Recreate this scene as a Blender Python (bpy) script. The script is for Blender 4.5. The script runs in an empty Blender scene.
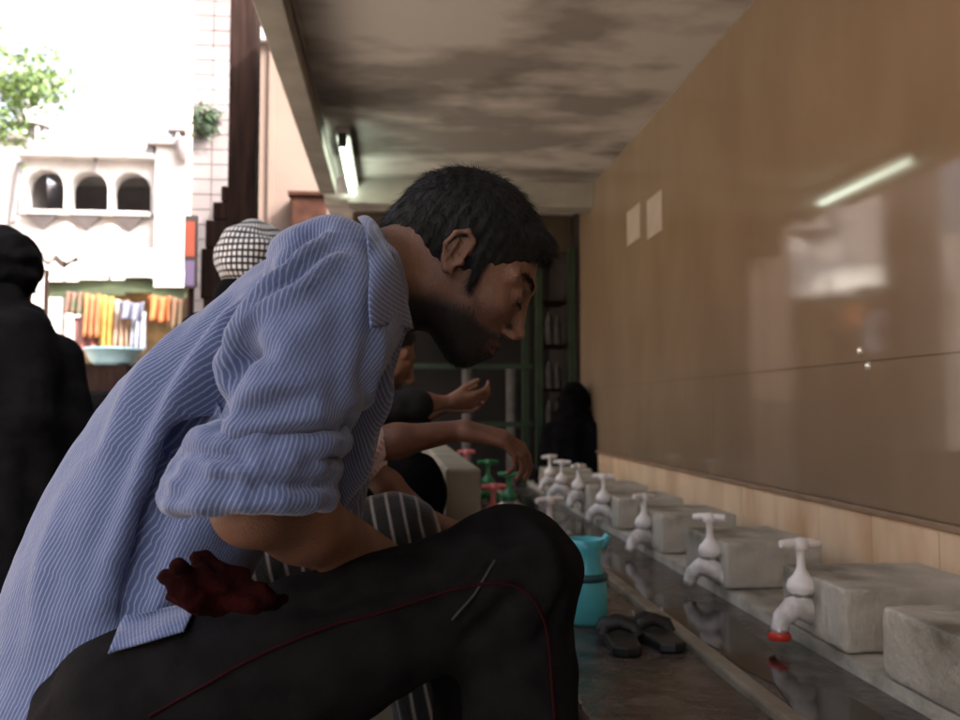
import bpy, math, random
import numpy as np
from mathutils import Vector, Matrix, Euler
random.seed(7); rng = np.random.default_rng(7)
scene = bpy.context.scene
COL = scene.collection
PI = math.pi

# ------------------------------------------------------------------ camera
F_PX, CAM_Z = 900.0, 0.75
YAW, PITCH = math.atan(85/F_PX), math.atan(48/F_PX)
cam_eul = Euler((PI/2 + PITCH, 0, -YAW))
cd = bpy.data.cameras.new('camera'); cam = bpy.data.objects.new('camera', cd); COL.objects.link(cam)
cam.location = (0, 0, CAM_Z); cam.rotation_euler = cam_eul
cd.sensor_width = 36; cd.lens = 36*F_PX/960; cd.clip_start = 0.05; cd.clip_end = 2000
cd.dof.use_dof = True; cd.dof.focus_distance = 1.05; cd.dof.aperture_fstop = 6.5
scene.camera = cam
RM = np.array(cam_eul.to_matrix())
CAMP = np.array([0, 0, CAM_Z])
def ray(px, py):
    d = RM @ np.array([(px-480)/F_PX, -(py-360)/F_PX, -1.0])
    return d/np.linalg.norm(d)
def at(px, py, Y):
    d = ray(px, py); return CAMP + d*(Y/d[1])
def V(*a): return np.array(a, dtype=float)
def unit(v): v = np.asarray(v, float); return v/np.linalg.norm(v)

# ------------------------------------------------------------------ materials
MATS = {}
def mat(name, c1, c2=None, rough=0.7, scale=8, bump=0.0, bscale=None, spec=0.5, metal=0, stretch=(1,1,1), coat=0, emit=None, detail=6, contrast=(0.35,0.65), c3=None, c3scale=2, c3t=(0.55,0.7), rvar=0, sheen=0, sss=0):
    m = bpy.data.materials.new(name); m.use_nodes = True; nt = m.node_tree; N = nt.nodes; L = nt.links
    b = N['Principled BSDF']
    b.inputs['Roughness'].default_value = rough; b.inputs['Metallic'].default_value = metal
    b.inputs['Specular IOR Level'].default_value = spec
    if coat: b.inputs['Coat Weight'].default_value = coat; b.inputs['Coat Roughness'].default_value = 0.06
    if sheen: b.inputs['Sheen Weight'].default_value = sheen
    if sss: b.inputs['Subsurface Weight'].default_value = sss; b.inputs['Subsurface Radius'].default_value = (0.012,0.005,0.003)
    tc = N.new('ShaderNodeTexCoord'); mp = N.new('ShaderNodeMapping'); mp.inputs['Scale'].default_value = stretch
    L.new(tc.outputs['Object'], mp.inputs['Vector'])
    def noise(s, d=detail):
        n = N.new('ShaderNodeTexNoise'); n.inputs['Scale'].default_value = s; n.inputs['Detail'].default_value = d
        L.new(mp.outputs[0], n.inputs['Vector']); return n
    def ramp(n, a, b_, ca=(0,0,0,1), cb=(1,1,1,1)):
        r = N.new('ShaderNodeValToRGB'); r.color_ramp.elements[0].position = a; r.color_ramp.elements[1].position = b_
        r.color_ramp.elements[0].color = ca; r.color_ramp.elements[1].color = cb
        L.new(n.outputs['Fac'], r.inputs[0]); return r
    if c2 is None: b.inputs['Base Color'].default_value = (*c1, 1); col = None
    else:
        n1 = noise(scale); r = ramp(n1, *contrast, (*c1,1), (*c2,1)); col = r.outputs[0]
        if c3:
            n2 = noise(c3scale, 4); r2 = ramp(n2, *c3t); mx = N.new('ShaderNodeMix'); mx.data_type = 'RGBA'
            L.new(r2.outputs[0], mx.inputs['Factor']); L.new(col, mx.inputs['A']); mx.inputs['B'].default_value = (*c3,1)
            col = mx.outputs['Result']
        L.new(col, b.inputs['Base Color'])
    if rvar:
        n4 = noise(scale*0.7); mr = N.new('ShaderNodeMapRange'); mr.inputs['To Min'].default_value = max(0,rough-rvar); mr.inputs['To Max'].default_value = rough+rvar
        L.new(n4.outputs['Fac'], mr.inputs['Value']); L.new(mr.outputs[0], b.inputs['Roughness'])
    if bump:
        n3 = noise(bscale or scale*3); bp = N.new('ShaderNodeBump'); bp.inputs['Strength'].default_value = bump; bp.inputs['Distance'].default_value = 0.01
        L.new(n3.outputs['Fac'], bp.inputs['Height']); L.new(bp.outputs[0], b.inputs['Normal'])
    if emit: b.inputs['Emission Color'].default_value = (*emit[:3],1); b.inputs['Emission Strength'].default_value = emit[3]
    MATS[name] = m; return m

def cloth_mat(name, base, stripe, pitch=0.009, width=0.3, rough=0.85, pitch2=None, attrn='su'):
    """fabric whose stripes run along the attribute 'su' (metres round the garment); pitch2 adds a cross stripe along 'sv'"""
    m = mat(name, base, tuple(min(1,c*1.12) for c in base), rough=rough, scale=25, bump=0.25, bscale=180, spec=0.2, sheen=0.25)
    nt = m.node_tree; N = nt.nodes; L = nt.links; b = N['Principled BSDF']
    col = b.inputs['Base Color'].links[0].from_socket
    def band(attr, p, w):
        a = N.new('ShaderNodeAttribute'); a.attribute_name = attr
        d = N.new('ShaderNodeMath'); d.operation = 'DIVIDE'; d.inputs[1].default_value = p; L.new(a.outputs['Fac'], d.inputs[0])
        f = N.new('ShaderNodeMath'); f.operation = 'FRACT'; L.new(d.outputs[0], f.inputs[0])
        s = N.new('ShaderNodeMath'); s.operation = 'SUBTRACT'; s.inputs[1].default_value = 0.5; L.new(f.outputs[0], s.inputs[0])
        ab = N.new('ShaderNodeMath'); ab.operation = 'ABSOLUTE'; L.new(s.outputs[0], ab.inputs[0])
        mr = N.new('ShaderNodeMapRange'); mr.inputs['From Min'].default_value = w*0.5+0.08; mr.inputs['From Max'].default_value = w*0.5-0.04
        L.new(ab.outputs[0], mr.inputs['Value']); return mr.outputs[0]
    x = band(attrn, pitch, width)
    if pitch2:
        y = band('sv', pitch2, width); mx_ = N.new('ShaderNodeMath'); mx_.operation = 'MAXIMUM'; L.new(x, mx_.inputs[0]); L.new(y, mx_.inputs[1]); x = mx_.outputs[0]
    mx = N.new('ShaderNodeMix'); mx.data_type = 'RGBA'; L.new(x, mx.inputs['Factor']); L.new(col, mx.inputs['A']); mx.inputs['B'].default_value = (*stripe,1)
    L.new(mx.outputs['Result'], b.inputs['Base Color']); return m

def skin_mat(name, base, beardc=(0.012,0.009,0.008)):
    dark = tuple(c*0.72 for c in base)
    m = mat(name, dark, base, rough=0.52, scale=26, bump=0.3, bscale=420, spec=0.4, contrast=(0.3,0.7), sss=0.08, rvar=0.1)
    nt = m.node_tree; N = nt.nodes; L = nt.links; b = N['Principled BSDF']
    col = b.inputs['Base Color'].links[0].from_socket
    for attr, c in (('beard', beardc), ('lip', (base[0]*0.75, base[1]*0.45, base[2]*0.45))):
        a = N.new('ShaderNodeAttribute'); a.attribute_name = attr
        mx = N.new('ShaderNodeMix'); mx.data_type = 'RGBA'; L.new(a.outputs['Fac'], mx.inputs['Factor']); L.new(col, mx.inputs['A']); mx.inputs['B'].default_value = (*c,1)
        col = mx.outputs['Result']
    L.new(col, b.inputs['Base Color']); return m

# ------------------------------------------------------------------ mesh helpers
class MB:
    def __init__(s): s.v = []; s.f = []; s.sm = []
    def add(s, vs, fs, smooth=False):
        o = len(s.v); s.v += [tuple(map(float, v)) for v in vs]; s.f += [tuple(i+o for i in f) for f in fs]; s.sm += [smooth]*len(fs)
    def box(s, a, b, rot=0, pivot=None):
        x0,y0,z0 = a; x1,y1,z1 = b
        vs = [(x0,y0,z0),(x1,y0,z0),(x1,y1,z0),(x0,y1,z0),(x0,y0,z1),(x1,y0,z1),(x1,y1,z1),(x0,y1,z1)]
        if rot:
            cx,cy = pivot or ((x0+x1)/2,(y0+y1)/2); c_,s_ = math.cos(rot), math.sin(rot)
            vs = [(cx+(x-cx)*c_-(y-cy)*s_, cy+(x-cx)*s_+(y-cy)*c_, z) for x,y,z in vs]
        s.add(vs, [(0,3,2,1),(4,5,6,7),(0,1,5,4),(1,2,6,5),(2,3,7,6),(3,0,4,7)])
    def tube(s, pts, rad, n=12, cap=True, flat=(1,1)):
        pts = [np.asarray(p, float) for p in pts]; rad = rad if hasattr(rad,'__len__') else [rad]*len(pts)
        t0 = unit(pts[1]-pts[0]); up = V(0,0,1) if abs(t0[2]) < 0.9 else V(1,0,0); u = unit(np.cross(up, t0)); vs = []; fs = []
        for i, p in enumerate(pts):
            t = unit(pts[min(i+1,len(pts)-1)]-pts[max(i-1,0)]); u = unit(u-t*np.dot(u,t)); w = np.cross(t,u)
            for k in range(n):
                a = 2*PI*k/n; vs.append(p+(u*math.cos(a)*flat[0]+w*math.sin(a)*flat[1])*rad[i])
        for i in range(len(pts)-1):
            for k in range(n): fs.append((i*n+k, i*n+(k+1)%n, (i+1)*n+(k+1)%n, (i+1)*n+k))
        s.add(vs, fs, True)
        if cap: s.add(vs[:n], [tuple(reversed(range(n)))]); s.add(vs[-n:], [tuple(range(n))])
    def lathe(s, prof, c=(0,0,0), axis=(0,0,1), n=20):
        s_ = np.asarray(c, float); ax = unit(axis)
        s.tube([s_+ax*z for r,z in prof], [max(r,1e-4) for r,z in prof], n, False) if False else None
        up = V(0,0,1) if abs(ax[2]) < 0.9 else V(1,0,0); u = unit(np.cross(up,ax)); w = np.cross(ax,u); vs = []; fs = []
        for r,z in prof:
            for k in range(n): a = 2*PI*k/n; vs.append(s_+ax*z+(u*math.cos(a)+w*math.sin(a))*max(r,1e-4))
        for i in range(len(prof)-1):
            for k in range(n): fs.append((i*n+k, i*n+(k+1)%n, (i+1)*n+(k+1)%n, (i+1)*n+k))
        s.add(vs, fs, True)
    def prism(s, poly, y0, y1, axis='y'):
        n = len(poly)
        def P(p, y): return (p[0], y, p[1]) if axis == 'y' else ((y, p[0], p[1]) if axis == 'x' else (p[0], p[1], y))
        s.add([P(p,y0) for p in poly]+[P(p,y1) for p in poly], [tuple(range(n)), tuple(reversed(range(n,2*n)))]+[(i,i+n,(i+1)%n+n,(i+1)%n) for i in range(n)])
    def build(s, name, m, parent=None, bevel=0, loc=None):
        me = bpy.data.meshes.new(name); me.from_pydata(s.v, [], s.f); me.validate()
        me.polygons.foreach_set('use_smooth', s.sm[:len(me.polygons)]) if len(me.polygons) == len(s.sm) else None
        me.update(); me.materials.append(m)
        import bmesh
        bm = bmesh.new(); bm.from_mesh(me); bmesh.ops.recalc_face_normals(bm, faces=bm.faces); bm.to_mesh(me); bm.free()
        o = bpy.data.objects.new(name, me); COL.objects.link(o)
        if loc is not None: o.location = tuple(loc)
        if parent: o.parent = parent
        if bevel:
            b = o.modifiers.new('bevel','BEVEL'); b.width = bevel; b.segments = 2; b.limit_method = 'ANGLE'; b.angle_limit = 0.7
        return o
def tag(o, label=None, cat=None, group=None, kind=None):
    if label: o['label'] = label
    if cat: o['category'] = cat
    if group: o['group'] = group
    if kind: o['kind'] = kind
    return o
def empty(name, loc=(0,0,0), label=None, cat=None, group=None):
    o = bpy.data.objects.new(name, None); COL.objects.link(o); o.location = tuple(float(x) for x in loc); o.empty_display_size = 0.05
    return tag(o, label, cat, group)
def copy_tree(o, parent=None):
    c = o.copy(); COL.objects.link(c); c.parent = parent
    for ch in list(o.children): copy_tree(ch, c)
    return c
def keep_parent(o, root):
    """parent without moving (root has only a translation)"""
    o.parent = root; o.matrix_parent_inverse = Matrix.Translation(root.location).inverted(); return o

# ------------------------------------------------------------------ signed distance modelling
def cap(P, a, b, ra, rb):
    a = np.asarray(a, np.float32); b = np.asarray(b, np.float32); ba = b-a; pa = P-a
    t = np.clip(pa@ba/max(float(ba@ba),1e-12), 0, 1)
    return np.linalg.norm(pa-t[:,None]*ba, axis=1)-(ra+(rb-ra)*t)
def sph(P, c, r): return np.linalg.norm(P-np.asarray(c,np.float32), axis=1)-r
def ell(P, c, r, R=None):
    q = P-np.asarray(c, np.float32)
    if R is not None: q = q@np.asarray(R, np.float32).T
    r = np.asarray(r, np.float32); k0 = np.linalg.norm(q/r, axis=1); k1 = np.linalg.norm(q/(r*r), axis=1)
    return k0*(k0-1)/np.maximum(k1, 1e-6)
def smin(a, b, k):
    h = np.clip(0.5+0.5*(b-a)/k, 0, 1); return b*(1-h)+a*h-k*h*(1-h)
def smax(a, b, k): return -smin(-a, -b, k)
def chain(P, pts, rs, k=0.01):
    d = None
    for i in range(len(pts)-1):
        c = cap(P, pts[i], pts[i+1], rs[i], rs[i+1]); d = c if d is None else smin(d, c, k)
    return d
def bounded(P, c, R, fn):
    dc = np.linalg.norm(P-np.asarray(c,np.float32), axis=1); out = dc-R+0.03; m = dc < R
    if m.any(): out[m] = fn(P[m])
    return out
def resample(pts, vals, n):
    pts = np.array(pts, float); vals = np.array(vals, float); D = np.concatenate([pts, vals.reshape(len(pts),-1)], 1)
    t = np.arange(len(pts)); out = []
    for x in np.linspace(0, len(pts)-1, n):
        i = min(int(x), len(pts)-2); u = x-i; p0 = D[max(i-1,0)]; p1 = D[i]; p2 = D[i+1]; p3 = D[min(i+2,len(pts)-1)]
        out.append(0.5*((2*p1)+(-p0+p2)*u+(2*p0-5*p1+4*p2-p3)*u*u+(-p0+3*p1-3*p2+p3)*u**3))
    out = np.array(out); return out[:,:3], out[:,3:]
class Tube:
    """elliptical tube: centre line, half-widths rn (front-back) and rs (along side vector s)"""
    def __init__(T, pts, rad, s, n=22, re=0.05):
        T.c, T.r = resample(pts, rad, n); T.s0 = unit(s); T.re = re
        seg = np.diff(T.c, axis=0); T.len = np.linalg.norm(seg, axis=1); T.cum = np.concatenate([[0], np.cumsum(T.len)])
    def param(T, P):
        best = np.full(len(P), 1e9, np.float32); res = np.zeros((len(P), 5), np.float32)
        for i in range(len(T.c)-1):
            a, b = T.c[i].astype(np.float32), T.c[i+1].astype(np.float32); ba = b-a; L2 = float(ba@ba); t = np.clip((P-a)@ba/L2, 0, 1)
            q = P-a-t[:,None]*ba; d = (q*q).sum(1); m = d < best
            if not m.any(): continue
            ax = unit(ba); s = unit(T.s0-ax*np.dot(T.s0,ax)); n = np.cross(ax, s)
            qm = q[m]; res[m,0] = qm@n.astype(np.float32); res[m,1] = qm@s.astype(np.float32); res[m,2] = qm@ax.astype(np.float32)
            res[m,3] = i+t[m]; res[m,4] = T.cum[i]+t[m]*T.len[i]; best[m] = d[m]
        return res
    def sdf(T, P, pr=None):
        pr = T.param(P) if pr is None else pr
        i = np.clip(pr[:,3].astype(int), 0, len(T.r)-2); u = pr[:,3]-i
        rn = T.r[i,0]*(1-u)+T.r[i+1,0]*u; rs = T.r[i,1]*(1-u)+T.r[i+1,1]*u
        rr = np.sqrt((pr[:,0]/rn)**2+(pr[:,1]/rs)**2+(pr[:,2]/T.re)**2)
        return ((rr-1)*np.minimum(rn, rs)).astype(np.float32)
def mesh_sdf(fn, lo, hi, h, slack=1.7):
    """sparse surface nets"""
    lo = np.asarray(lo, float); hi = np.asarray(hi, float); S = 16
    n = np.ceil((hi-lo)/(h*S)).astype(int)+1
    g = np.stack(np.meshgrid(*[np.arange(k) for k in n], indexing='ij'), -1).reshape(-1,3)*S
    while True:
        c = (lo+(g+S/2)*h).astype(np.float32); d = np.concatenate([fn(c[i:i+400000]) for i in range(0, len(c), 400000)])
        g = g[np.abs(d) < S*h*0.87*slack+0.001]
        if S == 1: break
        S //= 2; off = np.array([[i,j,k] for i in (0,1) for j in (0,1) for k in (0,1)])*S
        g = (g[:,None,:]+off[None]).reshape(-1,3)
    M = 1 << 20
    key = lambda a: (a[...,0].astype(np.int64)*M+a[...,1])*M+a[...,2]
    offs = np.array([[i,j,k] for i in (0,1) for j in (0,1) for k in (0,1)])
    corners = g[:,None,:]+offs[None]; ck = key(corners); uk, inv = np.unique(ck.ravel(), return_inverse=True)
    uc = np.stack([uk//(M*M), (uk//M)%M, uk%M], -1); pos = (lo+uc*h).astype(np.float32)
    val = np.concatenate([fn(pos[i:i+400000]) for i in range(0, len(pos), 400000)]); val[val == 0] = 1e-7
    cv = val[inv].reshape(-1,8); neg = cv < 0; mixed = neg.any(1) & ~neg.all(1)
    g = g[mixed]; cv = cv[mixed]
    acc = np.zeros((len(g),3)); cnt = np.zeros(len(g))
    for a in range(8):
        for b in range(a+1,8):
            if np.abs(offs[a]-offs[b]).sum() != 1: continue
            m = (cv[:,a] < 0) != (cv[:,b] < 0); t = cv[m,a]/(cv[m,a]-cv[m,b])
            acc[m] += offs[a]+t[:,None]*(offs[b]-offs[a]); cnt[m] += 1
    verts = lo+(g+acc/cnt[:,None])*h
    gk = key(g); order = np.argsort(gk); gks = gk[order]; faces = []
    for ax in range(3):
        e = np.zeros(3,int); e[ax] = 1; b_, c_ = [(1,2),(2,0),(0,1)][ax]; eb = np.zeros(3,int); eb[b_] = 1; ec = np.zeros(3,int); ec[c_] = 1
        k2 = key(uc+e); ix = np.searchsorted(uk, k2); ix[ix >= len(uk)] = 0; ok = uk[ix] == k2
        v0 = val; v1 = val[ix]; m = ok & ((v0 < 0) != (v1 < 0)); p = uc[m]; flip = v0[m] < 0
        quad = []; good = np.ones(len(p), bool)
        for o in (-eb-ec, -ec, 0*e, -eb):
            kk = key(p+o); j = np.searchsorted(gks, kk); j[j >= len(gks)] = 0; good &= gks[j] == kk; quad.append(order[j])
        q = np.stack(quad, 1); q[~flip] = q[~flip][:, ::-1]; faces.append(q[good])
    return verts, np.concatenate(faces)
def mesh_obj(name, v, f, m, parent=None, relax=1):
    for _ in range(relax):
        acc = np.zeros_like(v); cnt = np.zeros(len(v))
        for i in range(4):
            a = f[:,i]; b = f[:,(i+1)%4]
            np.add.at(acc, a, v[b]); np.add.at(acc, b, v[a]); np.add.at(cnt, a, 1); np.add.at(cnt, b, 1)
        v = v*0.5+0.5*acc/np.maximum(cnt,1)[:,None]
    me = bpy.data.meshes.new(name); me.vertices.add(len(v)); me.vertices.foreach_set('co', v.astype(np.float32).ravel())
    me.loops.add(f.size); me.loops.foreach_set('vertex_index', f.astype(np.int32).ravel())
    me.polygons.add(len(f)); me.polygons.foreach_set('loop_start', np.arange(0, f.size, 4, dtype=np.int32))
    me.update(calc_edges=True); me.validate(); me.polygons.foreach_set('use_smooth', np.ones(len(me.polygons), bool)); me.materials.append(m)
    o = bpy.data.objects.new(name, me); COL.objects.link(o)
    if parent: keep_parent(o, parent)
    return o
def vnormals(v, f):
    n = np.cross(v[f[:,2]]-v[f[:,0]], v[f[:,3]]-v[f[:,1]]); out = np.zeros_like(v)
    for i in range(4): np.add.at(out, f[:,i], n)
    return out/np.maximum(np.linalg.norm(out,axis=1),1e-12)[:,None]
def attr(o, name, vals, dom='POINT'):
    a = o.data.attributes.new(name, 'FLOAT', dom); a.data.foreach_set('value', np.asarray(vals, np.float32))
def stripes(o, v, f, tubes, rad=0.15, plane=None):
    """corner attributes su (round the tube) and sv (along it), one tube per face so seams stay crisp"""
    fc = v[f].mean(1).astype(np.float32); prf = [T.param(fc) for T in tubes]; df = np.stack([T.sdf(fc, p) for T, p in zip(tubes, prf)])
    reg = df.argmin(0); su = np.zeros(f.shape); sv = np.zeros(f.shape); v32 = v.astype(np.float32)
    for k, T in enumerate(tubes):
        pv = T.param(v32); rm = T.r.mean(0); av = np.arctan2(pv[:,1]/rm[1], pv[:,0]/rm[0]); ac = np.arctan2(prf[k][:,1]/rm[1], prf[k][:,0]/rm[0])
        m = reg == k; d = av[f[m]]-ac[m][:,None]; d = (d+PI)%(2*PI)-PI; su[m] = (ac[m][:,None]+d)*(rm.mean() if rad is None else rad[k] if hasattr(rad,'__len__') else rad); sv[m] = (pv[:,4]+pv[:,2])[f[m]]
    if plane: m = plane[0](fc); su[m] = (v@plane[1])[f[m]]; sv[m] = (v@plane[2])[f[m]]
    attr(o, 'su', su.ravel(), 'CORNER'); attr(o, 'sv', sv.ravel(), 'CORNER')
def vnoise(P, scale, seed=0):
    """cheap smooth value noise in [-1,1]"""
    q = P*scale+np.array([seed*13.7, seed*7.1, seed*3.3]); i = np.floor(q).astype(np.int64); u = q-i; u = u*u*(3-2*u)
    def hsh(a): 
        x = (a[:,0]*73856093) ^ (a[:,1]*19349663) ^ (a[:,2]*83492791); x = (x ^ (x >> 13))*1274126177; return ((x ^ (x >> 16)) & 65535)/32767.5-1
    r = 0
    for a in (0,1):
        for b in (0,1):
            for c in (0,1):
                r = r+hsh(i+[a,b,c])*(u[:,0] if a else 1-u[:,0])*(u[:,1] if b else 1-u[:,1])*(u[:,2] if c else 1-u[:,2])
    return r
def trace(fn, px, py, tmax=3.5, t0=0.4):
    d = ray(px, py); t = t0
    for _ in range(200):
        s = float(fn((CAMP+d*t)[None].astype(np.float32))[0])
        if s < 0.0006: return CAMP+d*t
        t += max(s*0.6, 0.0006)
        if t > tmax: return None
    return CAMP+d*t
def folds(v, n, fn, lst):
    """push the cloth in or out along creases that were traced on its surface; lst = [(pixel polyline, height, half width)]"""
    out = np.zeros(len(v))
    for poly, amp, w in lst:
        pts = [trace(fn, *p) for p in poly]; pts = [p for p in pts if p is not None]
        if len(pts) < 2: continue
        d = np.full(len(v), 9.0, np.float32); L = len(pts)-1; tt = np.zeros(len(v))
        for i in range(L):
            a, b = pts[i].astype(np.float32), pts[i+1].astype(np.float32); ba = b-a; t = np.clip((v-a)@ba/float(ba@ba),0,1)
            q = np.linalg.norm(v-a-t[:,None]*ba, axis=1); m = q < d; d[m] = q[m]; tt[m] = (i+t[m])/L
        out += amp*np.exp(-(d/w)**2)*(0.35+0.65*np.sin(np.clip(tt,0.03,0.97)*PI)**0.6)
    return out

# ------------------------------------------------------------------ human parts
def head_frame(c, f, u, sc=1.0):
    f = unit(f); u = unit(np.asarray(u)-f*np.dot(u,f)); s = np.cross(f,u); return (np.asarray(c,float), np.array([f,s,u]), sc)
def to_local(P, H): return ((P-H[0].astype(np.float32))@H[1].T.astype(np.float32))/H[2]
def to_world(p, H): return H[0]+np.asarray(p)*H[2]@H[1]
def head_local(p):
    ay = p.copy(); ay[:,1] = np.abs(p[:,1])
    d = ell(p, (-.014,0,.030), (.096,.075,.083))
    d = smin(d, ell(p, (.030,0,-.012), (.060,.060,.088)), .02)
    d = smin(d, cap(ay, (-.012,.046,-.052), (.058,.008,-.098), .020, .017), .03)
    d = smin(d, ell(p, (.060,0,-.072), (.030,.030,.036)), .02)
    d = smin(d, ell(ay, (.056,.042,-.024), (.024,.017,.017)), .02)
    d = smin(d, cap(ay, (.088,.006,.020), (.066,.050,.018), .008, .009), .014)
    d = smax(d, -ell(ay, (.100,.032,-.001), (.021,.017,.013)), .010)
    n = cap(p, (.089,0,.006), (.105,0,-.036), .0065, .009)
    n = smin(n, sph(p, (.1085,0,-.038), .0082), .006); n = smin(n, ell(ay, (.101,.0125,-.045), (.010,.007,.007)), .006)
    d = smin(d, n, .010)
    d = smax(d, -ell(ay, (.1045,.008,-.0525), (.005,.0038,.004)), .003)
    d = smin(d, sph(ay, (.0755,.0315,-.003), .0145), .004)             # closed lids over the eyes
    d = smax(d, -cap(ay, (.0915,.023,-.0065), (.0855,.041,-.006), .0024, .002), .002)
    d = smin(d, cap(ay, (.0925,.0,-.0665), (.082,.024,-.071), .0052, .0025), .004)
    d = smin(d, cap(ay, (.0905,.0,-.0785), (.081,.021,-.0745), .006, .003), .004)
    d = smax(d, -cap(ay, (.098,0,-.0715), (.083,.025,-.0725), .0014, .0012), .003)
    # ears
    e0 = ell(ay, (-.010,.0765,-.003), (.015,.005,.025), [[.95,.3,-.12],[-.3,.95,0],[.12,0,.99]])
    rim = chain(ay, [(.004,.075,.006),(.002,.081,.021),(-.010,.086,.028),(-.022,.088,.018),(-.026,.086,0),(-.019,.081,-.016),(-.009,.078,-.026),(-.001,.075,-.026)], [.003,.0034,.0036,.0036,.0032,.003,.0042,.0034], .003)
    e = smin(e0, rim, .005); e = smax(e, -ell(ay, (-.008,.086,-.001), (.010,.009,.018)), .003)
    e = smin(e, cap(ay, (-.016,.082,.014), (-.015,.081,-.012), .003, .0028), .003)
    e = smin(e, sph(ay, (.003,.078,-.009), .0045), .003)
    return smin(d, e, .006)
def beard_mask(p):
    x, y, z = p[:,0], np.abs(p[:,1]), p[:,2]
    m = np.clip((-.043+.30*(x-.02)-z)/.022, 0, 1)*np.clip((.105-np.abs(x-.01))/.02,0,1)*np.clip((x+.045)/.02,0,1)
    tache = np.clip(1-np.abs(z+.0585)/.006,0,1)*np.clip((.034-y)/.008,0,1)*np.clip((x-.07)/.01,0,1)
    cheek = np.clip((x-.04)/.02,0,1)*np.clip((z+.062)/.012,0,1); m = m*(1-cheek)
    side = np.clip(1-np.abs(x-.024)/.010,0,1)*np.clip((-z+.02)/.01,0,1)*np.clip((z+.05)/.02,0,1)*np.clip((y-.055)/.01,0,1)
    return np.clip(np.maximum.reduce([m*.97, tache*1.2, side*.9]),0,1)
def lip_mask(p):
    return np.clip(1-np.abs(p[:,2]+.0725)/.0105,0,1)**.5*np.clip((.028-np.abs(p[:,1]))/.006,0,1)*np.clip((p[:,0]-.078)/.004,0,1)
def hair_local(p, thick=.006, line=-.030, slope=.95):
    d = ell(p, (-.016,0,.034), (.096+thick*.9,.075+thick*.75,.083+thick))
    y = np.abs(p[:,1])
    cut = (line+slope*p[:,0]+.35*np.clip(p[:,0],0,1)*0 - p[:,2]-np.clip(.05-y,0,1)*np.clip(p[:,0]*8,0,1)*-.35)
    return smax(d, cut, .012)
def strands(name, m, base, nrm, dirfn, L, w, parent, seg=4, lift=.35, keep=None):
    V_ = []; F_ = []
    for i in range(len(base)):
        b = base[i]; n = nrm[i]; l = L*(0.6+0.7*rng.random()); t = dirfn(b, n); t = unit(t-n*np.dot(t,n)+rng.normal(0,.22,3)); sdir = unit(np.cross(n,t)+1e-6)
        o = len(V_); p = b-n*.002
        for k in range(seg):
            u = k/(seg-1); ww = w*(1-u*.85); V_ += [p+sdir*ww, p-sdir*ww, p+n*ww*1.2]
            p = p+(t*(.6+.5*u)+n*lift*(1-1.35*u))*l/(seg-1)
        for k in range(seg-1):
            a = o+k*3
            for j in range(3): F_.append((a+j, a+(j+1)%3, a+3+(j+1)%3, a+3+j))
    me = bpy.data.meshes.new(name); me.from_pydata([tuple(x) for x in V_], [], F_); me.materials.append(m); me.update()
    o = bpy.data.objects.new(name, me); COL.objects.link(o)
    if parent: keep_parent(o, parent)
    return o
def hand_caps(wrist, d, nrm, side, curl=(.3,.35,.4,.5), thumb=.5, sc=1.0):
    """d: towards the fingers, nrm: out of the back of the hand, side: +1/-1 picks the thumb's edge"""
    d = unit(d); nrm = unit(np.asarray(nrm)-d*np.dot(nrm,d)); w = np.cross(nrm,d)*side; wrist = np.asarray(wrist,float); R = []
    for k in range(4):
        off = (.030-.020*k)*sc; L = [.044,.049,.046,.036][k]*sc; r = [.0092,.0095,.009,.0078][k]*sc
        p = wrist+d*(.088-.004*abs(k-1))*sc+w*off; R.append(('palm', wrist+d*.012*sc+w*off*.55, p, .015*sc, r*1.25)); a = curl[k]*.8
        for j in range(3):
            q = p+(d*math.cos(a)-nrm*math.sin(a)+w*(.10-.07*k))*L*[1,.62,.5][j]; R.append(('f%d'%k, p, q, r*(1-.1*j), r*(.92-.1*j))); p = q; a += curl[k]*1.1
    p = wrist+d*.018*sc+w*.024*sc-nrm*.006*sc; a = thumb
    q = p+(d*.75+w*.62-nrm*.25)*.042*sc; R.append(('t', p, q, .014*sc, .011*sc)); p = q
    for L in (.032,.024):
        q = p+unit(d*math.cos(a*.6)+w*(.45-a*.5)-nrm*(.2+a*.3))*L*sc; R.append(('t', p, q, .0105*sc, .009*sc)); p = q
    return R
def hand_sdf(P, R, c):
    def fn(Q):
        g = {}
        for nm, a, b, ra, rb in R:
            e = cap(Q, a, b, ra, rb); k = .014 if nm == 'palm' else .003; g[nm] = e if nm not in g else smin(g[nm], e, k)
        d = g['palm']
        for nm in g:
            if nm != 'palm': d = smin(d, g[nm], .006 if nm != 't' else .012)
        return d
    return bounded(P, c, .20, fn)
def foot_sdf(P, ankle, d):
    d = unit(d); a = np.asarray(ankle,float); up = V(0,0,1); e = chain(P, [a, a-up*.045-d*.03, a-up*.045+d*.02, a-up*.05+d*.11, a-up*.055+d*.16], [.04,.035,.036,.032,.022], .02)
    s = np.cross(up,d)
    for k in range(5): e = smin(e, cap(P, a-up*.057+d*.14+s*(k-2)*.016, a-up*.06+d*(.185-.008*abs(k-1))+s*(k-2)*.018, .010, .008), .006)
    return smax(e, (a[2]-.072)-P[:,2], .006)

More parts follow.
